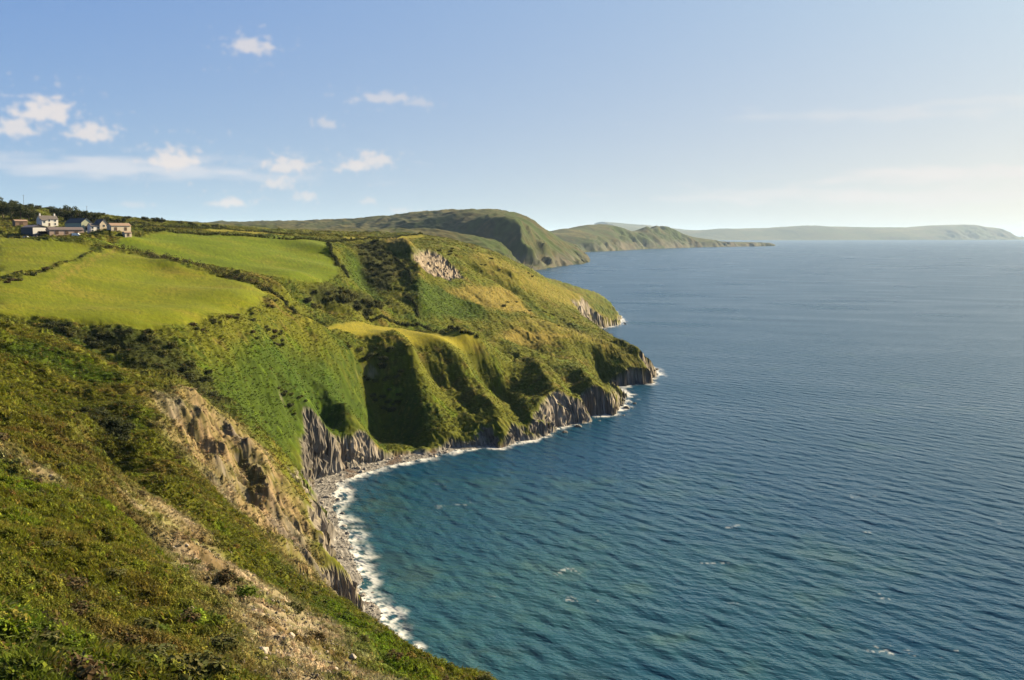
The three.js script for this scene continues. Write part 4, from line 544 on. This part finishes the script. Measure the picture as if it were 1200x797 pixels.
building('stone_barn', 'tall dark-roofed barn with a pale greenish gable end', 95, 668, 24, 7, 4.6, 7.4, -43, M.green, M.slate, { category: 'barn', doors: [[0, 'r', 2, 2.4]] });
building('cottage', 'small white cottage with dark windows between two gabled barns', 113, 655, 6.5, 5, 4.3, 5.9, 47, M.white, M.slate, { category: 'house', windows: [[-2, 3.1, 'z'], [1.5, 3.1, 'z'], [-2, 1.2, 'z']], doors: [[1.2, 'z']] });
building('gabled_building', 'steep-roofed building with a tall cream gable end', 121, 660, 9, 5.6, 5.6, 8.6, -43, M.cream, M.slate, { windows: [[0, 4.4, 'r']], doors: [[0, 'r']] });
building('milking_shed', 'low cream-walled shed with brown roof at the seaward end of the farm', 142, 652, 13, 6, 3.1, 4.7, 47, M.cream, M.rusty, { category: 'shed', doors: [[-3.5, 'z', 1.6, 2.1], [3, 'z', 1.6, 2.1]] });
building('store_shed', 'little flat pale outbuilding on the end of the low cream shed', 151, 647, 4.5, 4, 2.3, 3, 47, M.cream, M.rusty, { category: 'shed', doors: [[0, 'z', 1.4, 1.9]] });
building('tin_shed', 'small reddish tin shed in front of the trees beside the white farmhouse', 27, 690, 8, 5, 2.4, 3.4, 47, M.rusty, M.rusty, { category: 'shed', doors: [[0, 'z', 2, 2]], lift: 0.8 });
{ // silage heap under dark sheeting
  const g = new THREE.Group(), pr = new THREE.CylinderGeometry(3.4, 3.4, 9, 20, 6, false, 0, Math.PI).rotateZ(Math.PI / 2).rotateX(-Math.PI / 2), p = pr.attributes.position;
  for (let i = 0; i < p.count; i++) { const q = noise(p.getX(i) * 0.7, p.getZ(i) * 0.7 + p.getY(i)) * 0.25; p.setY(i, p.getY(i) * 0.9 + q); } pr.computeVertexNormals();
  child(g, 'sheeting', pr, M.tarp); for (let i = 0; i < 8; i++) child(g, 'tyre', new THREE.TorusGeometry(0.32, 0.12, 6, 12).rotateX(Math.PI / 2).translate(-3.5 + i, 2.98 + (i % 2) * 0.08, (i % 3 - 1) * 0.8), M.tyre);
  const x = (57 - 600) / 1200 * 632; g.position.set(x, land(x, -632) - 0.1, -632); g.rotation.y = 0.75; put(g, 'silage_heap', { label: 'rounded silage heap under dark blue sheeting beside the barn', category: 'heap' });
}
function vehicle(name, label, category, px, d, turn, paint, L, hgt, box2) {
  const g = new THREE.Group(), w = 1.75, s = new THREE.Shape(box2 ? [[-L / 2, 0.35], [L / 2, 0.35], [L / 2, 0.95], [L / 2 - 0.7, 1.1], [L / 2 - 1.3, hgt], [-L / 2, hgt]].map((p) => new THREE.Vector2(...p)) : [[-L / 2, 0.35], [L / 2, 0.35], [L / 2, 0.8], [L / 2 - 1.0, 0.95], [L / 2 - 1.7, hgt], [-L / 2 + 0.7, hgt], [-L / 2, 0.95]].map((p) => new THREE.Vector2(...p)));
  child(g, 'body', new THREE.ExtrudeGeometry(s, { depth: w - 0.1, bevelEnabled: true, bevelSize: 0.05, bevelThickness: 0.05, bevelSegments: 2 }).translate(0, 0, -w / 2 + 0.05), paint);
  for (const q of [-1, 1]) child(g, 'side_window', box(box2 ? 0.8 : 1.5, 0.42, 0.03, box2 ? L / 2 - 1.75 : -0.1, hgt - 0.36, q * (w / 2 + 0.01)), M.glass);
  for (const a of [-1, 1]) for (const b of [-1, 1]) { const t = child(g, 'wheel', new THREE.CylinderGeometry(0.34, 0.34, 0.22, 16).rotateX(Math.PI / 2).translate(a * (L / 2 - 0.8), 0.34, b * (w / 2 - 0.05)), M.tyre); child(t, 'rim', new THREE.CylinderGeometry(0.19, 0.19, 0.02, 12).rotateX(Math.PI / 2).translate(a * (L / 2 - 0.8), 0.34, b * (w / 2 + 0.07)), M.rim); }
  const x = (px - 600) / 1200 * d; g.position.set(x, land(x, -d), -d); g.rotation.y = turn; put(g, name, { label, category });
}
vehicle('parked_van', 'white van parked in front of the long cowshed', 'van', 92, 627, 0.25, std({ color: rgb(0.7, 0.69, 0.66), roughness: 0.4 }), 4.8, 1.95, true);
vehicle('parked_car', 'pale grey car parked below the dark barn', 'car', 34, 622, 0.15, std({ color: rgb(0.34, 0.34, 0.35), roughness: 0.4 }), 4.2, 1.45, false);
vehicle('parked_car', 'tan pick-up car parked beside the silage heap', 'car', 45, 622, 0.35, std({ color: rgb(0.3, 0.22, 0.15), roughness: 0.5 }), 4.0, 1.4, false);
for (const [px, d, h, label] of [[32.5, 892, 9.5, 'tall wooden pole standing on the skyline above the white farmhouse'], [105.5, 935, 7.5, 'thin wooden pole on the skyline above the shelter belt']]) {
  const g = new THREE.Group(); child(g, 'post', new THREE.CylinderGeometry(0.11, 0.16, h + 1, 8).translate(0, (h - 1) / 2, 0), woodMat); child(g, 'crossarm', box(1.6, 0.14, 0.14, 0, h - 0.5, 0.15), woodMat); for (const q of [-0.65, 0.65]) child(g, 'insulator', new THREE.CylinderGeometry(0.06, 0.08, 0.25, 6).translate(q, h - 0.3, 0.15), M.frame);
  const x = (px - 600) / 1200 * d; g.position.set(x, land(x, -d), -d); g.rotation.y = 0.4; put(g, 'utility_pole', { label, category: 'pole', group: 'poles on the skyline' });
}

// ------------------------------------------------------------------ rocks
const rockGeo = [0, 1, 2, 3, 4].map((k) => {
  const g = new THREE.IcosahedronGeometry(1, 2), p = g.attributes.position, r = rng(500 + k), planes = Array.from({ length: 9 }, () => { const v = new THREE.Vector3(r() - 0.5, r() - 0.5, r() - 0.5).normalize(); return [v, 0.55 + 0.35 * r()]; }), v = new THREE.Vector3(), col = [];
  for (let i = 0; i < p.count; i++) { v.fromBufferAttribute(p, i); for (const [n, d] of planes) { const e = v.dot(n) - d; if (e > 0) v.addScaledVector(n, -e * 0.9); } v.multiplyScalar(1 + noise(v.x * 2.2 + k * 9, v.y * 2.2 + v.z * 1.7) * 0.22); p.setXYZ(i, v.x, v.y, v.z); const t = 0.85 + noise(v.x * 4 + k, v.z * 4 + v.y * 3) * 0.5; col.push(t, t, t * 0.98); }
  g.setAttribute('color', new THREE.Float32BufferAttribute(col, 3)); g.computeVertexNormals(); return g;
});
const rockMat = [[0.19, 0.17, 0.155], [0.11, 0.1, 0.097], [0.26, 0.22, 0.18], [0.05, 0.047, 0.045]].map((c) => std({ color: rgb(...c), vertexColors: true }));
{
  const r = rng(88), place = (name, label, group, x, z, s, mat, sink = 0.25, flat = 0.7) => { const o = new THREE.Mesh(rockGeo[Math.floor(r() * 5)], mat); o.position.set(x, Math.max(land(x, z), -0.3) + s * flat * (0.5 - sink), z); o.rotation.set((r() - 0.5) * 0.6, r() * 6.283, (r() - 0.5) * 0.6); o.scale.set(s * (0.8 + 0.5 * r()), s * flat * (0.8 + 0.4 * r()), s * (0.8 + 0.4 * r())); put(o, name, { label, category: 'rock', group }); };
  // boulders along the cove's shingle
  let n = 0; for (let guard = 0; n < 230 && guard < 60000; guard++) { const x = lerp(-130, 20, r()), z = -lerp(250, 620, r()), s0 = linRead(rS, x, z), b = linRead(rB, x, z); if (b < 3 || s0 < -2 || s0 > b + 2) continue; const s = 0.35 + 1.0 * Math.pow(r(), 3); const mt = Math.floor(r() * 2.4), where = s0 < 1.5 ? 'at the edge of the surf' : s0 > b - 2 ? 'at the cliff foot' : 'in the middle of the shingle', part = z > -400 ? 'below the rocky spur' : z > -520 ? 'at the back of the cove' : 'under the shaded ravine'; place('boulder', `${s > 0.85 ? 'large' : s > 0.5 ? 'middling' : 'small'} ${['grey', 'dark grey', 'pale'][mt]} boulder ${where} ${part}`, 'boulders on the cove beach', x, z, s, rockMat[mt]); n++; }
  // reefs at the foot of the headlands
  n = 0; for (let guard = 0; n < 46 && guard < 60000; guard++) { const x = lerp(-20, 150, r()), z = -lerp(560, 1400, r()), s0 = linRead(rS, x, z); if (s0 < -8 || s0 > 3 || linRead(rB, x, z) > 3) continue; const s = 1.0 + 2.4 * r() * r(); place('sea_rock', `${s > 2 ? 'large' : s > 1.4 ? 'middling' : 'small'} dark wet rock ${s0 < -3 ? 'standing out in the surf' : 'close under the cliff'} of the ${z > -900 ? 'ribbed headland' : 'small headland beyond'}`, 'rocks awash below the headland', x, z, s, rockMat[3], 0.35, 0.6); n++; }
  // loose stones on the bare slide
  n = 0; for (let guard = 0; n < 70 && guard < 60000; guard++) { const z = -lerp(60, 260, r()), x = lerp(-70, -5, r()); if (linRead(rP.scree, x, z) < 0.5) continue; const s = 0.16 + 0.55 * Math.pow(r(), 3); place('stone', `${s > 0.4 ? 'big' : s > 0.24 ? 'middling' : 'small'} pale stone on the ${z > -110 ? 'nearer' : z > -170 ? 'middle' : 'lower'} part of the bare scree`, 'stones on the scree', x, z, s, rockMat[2], 0.3); n++; }
}

// ------------------------------------------------------------------ ground cover (beyond counting)
{
  const blade = (pos, idx, x, z, a, h, w, lean) => { const b = pos.length / 3, ca = Math.cos(a), sa = Math.sin(a), lx = Math.cos(a + 1.57) * lean, lz = Math.sin(a + 1.57) * lean; pos.push(x - ca * w, 0, z - sa * w, x + ca * w, 0, z + sa * w, x - ca * w * 0.7 + lx * 0.4, h * 0.6, z - sa * w * 0.7 + lz * 0.4, x + ca * w * 0.7 + lx * 0.4, h * 0.6, z + sa * w * 0.7 + lz * 0.4, x + lx, h, z + lz); idx.push(b, b + 1, b + 3, b, b + 3, b + 2, b + 2, b + 3, b + 4); };
  const tuft = (seed, n, h, w, spread) => { const r = rng(seed), pos = [], idx = []; for (let i = 0; i < n; i++) blade(pos, idx, (r() - 0.5) * spread, (r() - 0.5) * spread, r() * 6.283, h * (0.6 + 0.6 * r()), w * (0.6 + 0.8 * r()), spread * (0.2 + 0.9 * r())); const g = bufferGeo(pos, idx); g.computeVertexNormals(); return g; };
  const dome = (seed, n, leaf) => { const g = leafCloud(seed, { n, lobes: [[0, 0.25, 0, 0.5, 0.42], [0.3, 0.2, 0.1, 0.32, 0.3], [-0.22, 0.22, -0.25, 0.32, 0.32]], leaf, base: 0, tones: [[1, 1, 1], [0.8, 0.85, 0.8], [1.15, 1.1, 1], [0.65, 0.7, 0.65]] }); return g; };
  const mat = new THREE.MeshPhysicalMaterial({ roughness: 1, specularIntensity: 0.12, transmission: 0.35, thickness: 0, side: THREE.DoubleSide, vertexColors: true });
  const matPlain = new THREE.MeshPhysicalMaterial({ roughness: 1, specularIntensity: 0.12, transmission: 0.35, thickness: 0, side: THREE.DoubleSide });
  const KIND = [['hillside_grass', tuft(1, 12, 0.5, 0.035, 0.5), matPlain, 'long grass covering the near slope'], ['bracken', tuft(2, 9, 0.75, 0.09, 0.9), matPlain, 'bracken fronds covering the near slope'], ['heather', dome(3, 80, 0.1), mat, 'low heather cushions on the near slope'], ['bramble', dome(4, 190, 0.085), mat, 'low bramble and gorse cushions on the coastal slopes']];
  const items = KIND.map(() => ({ m: [], c: [] })), r = rng(123), q = new THREE.Quaternion(), up = new THREE.Vector3(0, 1, 0), M4 = new THREE.Matrix4(), nrm = new THREE.Vector3(), c = [0, 0, 0], sc = new THREE.Vector3(), p = new THREE.Vector3();
  const add = (k, x, y, z, s, sy, cc) => { q.setFromAxisAngle(up, r() * 6.283); M4.compose(p.set(x, y - 0.05, z), q, sc.set(s, sy, s)); for (let i = 0; i < 16; i++) items[k].m.push(M4.elements[i]); const g = 0.6 + 0.8 * r(), warm = 0.88 + 0.24 * r(); const dead = r(), dr = dead < 0.1 ? 0.6 : 0; items[k].c.push(lerp(cc[0] * g * warm, 0.16, dr), lerp(cc[1] * g, dead < 0.05 ? 0.12 : 0.085, dr), lerp(cc[2] * g, 0.03, dr)); };
  const near = 230000, mid = 330000;
  for (let i = 0; i < near + mid; i++) {
    const isNear = i < near, d = isNear ? 32 * Math.pow(290 / 32, Math.pow(r(), 0.7)) : lerp(200, 1150, Math.pow(r(), 1.1)), a = lerp(-0.58, isNear ? 0.02 : 0.16, r()), x = a * d, z = -d;
    const s0 = linRead(rS, x, z); if (s0 < linRead(rB, x, z) + 9) continue;
    const f = fieldAt(x, z); if (f > 0.3) continue;
    const y = land(x, z); const rk = probe.rock; const ledge = rk > 0.5;
    const e = 0.8, ny = 1 / Math.hypot(1, (land(x + e, z) - y) / e, (land(x, z + e) - y) / e); if (ny < 0.38 && r() < 0.7) continue; if (ledge && (ny < 0.62 || r() < 0.4)) continue;
    const bare = Math.max(linRead(rP.scree, x, z), linRead(rP.earth, x, z) * 0.9, linRead(rP.quarry, x, z)); if (r() < bare * (0.72 + 0.5 * fbm(x * 0.15, z * 0.15, 2))) continue;
    groundColour(x, y, z, 1, 0, 0, s0, c);
    const lush = linRead(rP.lush, x, z), heath = linRead(rP.heather, x, z), n = fbm(x * 0.08, z * 0.08, 3);
    for (let j = 0; j < 3; j++) c[j] = Math.max(0.004, c[j] * (isNear ? 1.95 : 1.6));
    if (isNear) {
      const pa = fbm((x * 0.5 + z * 0.87) * 0.11 + 80, (x * 0.87 - z * 0.5) * 0.045, 3), pb = fbm(x * 0.06 + 11, z * 0.06 + 40, 3), u = r();
      if (lush > 0.4 || pb > 0.34) add(u < 0.5 ? 3 : 1, x, y, z, 0.5 + 0.6 * r(), 0.5 + 0.6 * r(), c);
      else if (pa > 0.1 + heath * -0.3) { if (u < 0.7) add(2, x, y, z, 0.5 + 0.9 * r() * r(), 0.4 + 0.5 * r(), c); else add(0, x, y, z, 0.7 + 0.5 * r(), 0.6 + 0.6 * r(), c); }
      else if (pa > -0.16) { if (u < 0.82) add(0, x, y, z, 0.7 + 0.7 * r(), 0.5 + 0.7 * r(), c); else add(1, x, y, z, 0.6 + 0.5 * r(), 0.5 + 0.4 * r(), c); }
      else { if (u < 0.75) add(1, x, y, z, 0.6 + 0.7 * r(), 0.5 + 0.6 * r(), c); else if (u < 0.8) { const k = 0.9 + 1.3 * r(); add(3, x, y, z, k, k * 0.75, c); } else add(0, x, y, z, 0.8, 0.8, c); }
    }
    else { const open = Math.max(linRead(rP.golden_turf, x, z), linRead(rP.straw, x, z)); if (r() < open * 0.8) continue; add(r() < 0.18 ? 3 : r() < 0.5 ? 0 : 1, x, y, z, 0.8 + 0.9 * r(), 0.35 + 0.4 * r(), c); }
  }
  KIND.forEach(([name, g, m, label], k) => { const N = items[k].m.length / 16, o = new THREE.InstancedMesh(g, m, N); o.instanceMatrix.array.set(items[k].m); o.instanceColor = new THREE.InstancedBufferAttribute(new Float32Array(items[k].c), 3); put(o, name, { label, category: 'plants', kind: 'stuff' }); console.log(name, N); });
  // single bushes that stand out of the near slope
  const nb = [['gorse_bush', 'rust', 'rusty brown dead gorse bush standing out of the near slope', 80], ['gorse_bush', 'olive', 'olive green gorse bush on the near slope', 90], ['bramble_bush', 'lime', 'bright green leafy bush on the near slope', 50]];
  for (const [name, tone, label, count] of nb) for (let k = 0, guard = 0; k < count && guard < 5000; guard++) {
    const d = 42 * Math.pow(250 / 42, Math.pow(r(), 0.8)), x = lerp(-0.52, -0.02, r()) * d, z = -d; if (linRead(rS, x, z) < 15) continue; const sc0 = linRead(rP.scree, x, z); if (sc0 > 0.4 && tone !== 'rust' && r() < 0.6) continue; if (tone === 'rust' && sc0 < 0.15 && r() < 0.5) continue; if (tone === 'lime' && linRead(rP.lush, x, z) < 0.2 && r() < 0.85) continue;
    const o = new THREE.Mesh(bushSmall[tone][k % 2], leafMat), s = 0.6 + 1.4 * r() * r(); o.position.set(x, land(x, z) - 0.15 * s, z); o.rotation.y = r() * 6.283; o.scale.set(s * (1 + 0.4 * r()), s * (0.7 + 0.4 * r()), s * (1 + 0.4 * r())); put(o, name, { label: `${s > 1.3 ? 'large' : s > 0.85 ? 'middling' : 'small'} ${label}${sc0 > 0.3 ? ', rooted in bare scree' : ''}`, category: 'bush', group: 'bushes on the near slope' }); k++;
  }
  // broken stone on the bare slide
  const st = { m: [], c: [] }; for (let i = 0; i < 90000; i++) { const d = 50 * Math.pow(5.4, r()), x = lerp(-0.52, 0.02, r()) * d, z = -d; const w = Math.max(linRead(rP.scree, x, z), linRead(rP.earth, x, z) * 0.5); if (r() > w || fbm(x * 0.2, z * 0.2, 2) < -0.15) continue; const s = 0.05 + 0.2 * Math.pow(r(), 4); q.setFromAxisAngle(p.set(r() - 0.5, r(), r() - 0.5).normalize(), r() * 6.283); M4.compose(p.set(x, land(x, z) + s * 0.2, z), q, sc.set(s * 1.2, s * 0.7, s)); for (let j = 0; j < 16; j++) st.m.push(M4.elements[j]); const g = 0.07 + 0.15 * r(); st.c.push(g, g * 0.82, g * 0.6); }
  const so = new THREE.InstancedMesh(new THREE.IcosahedronGeometry(1, 0), std({}), st.m.length / 16); so.instanceMatrix.array.set(st.m); so.instanceColor = new THREE.InstancedBufferAttribute(new Float32Array(st.c), 3); put(so, 'scree', { label: 'small broken stone on the bare near slope', category: 'scree', kind: 'stuff' });
  // shingle
  const sh = { m: [], c: [] }; for (let i = 0; i < 60000; i++) { const x = lerp(-130, 20, r()), z = -lerp(250, 620, r()), s0 = linRead(rS, x, z), b = linRead(rB, x, z); if (b < 3 || s0 < -1 || s0 > b + 1) continue; const s = 0.12 + 0.28 * r() * r(); q.setFromAxisAngle(p.set(r() - 0.5, r(), r() - 0.5).normalize(), r() * 6.283); M4.compose(p.set(x, land(x, z) + s * 0.2, z), q, sc.set(s, s * 0.7, s)); for (let j = 0; j < 16; j++) sh.m.push(M4.elements[j]); const g = 0.06 + 0.24 * r() * r(); sh.c.push(g, g * 0.95, g * 0.9); }
  const g0 = new THREE.IcosahedronGeometry(1, 0), o = new THREE.InstancedMesh(g0, std({}), sh.m.length / 16); o.instanceMatrix.array.set(sh.m); o.instanceColor = new THREE.InstancedBufferAttribute(new Float32Array(sh.c), 3); put(o, 'shingle', { label: 'grey shingle of the cove beach', category: 'shingle', kind: 'stuff' });
}
renderer.render(scene, camera);
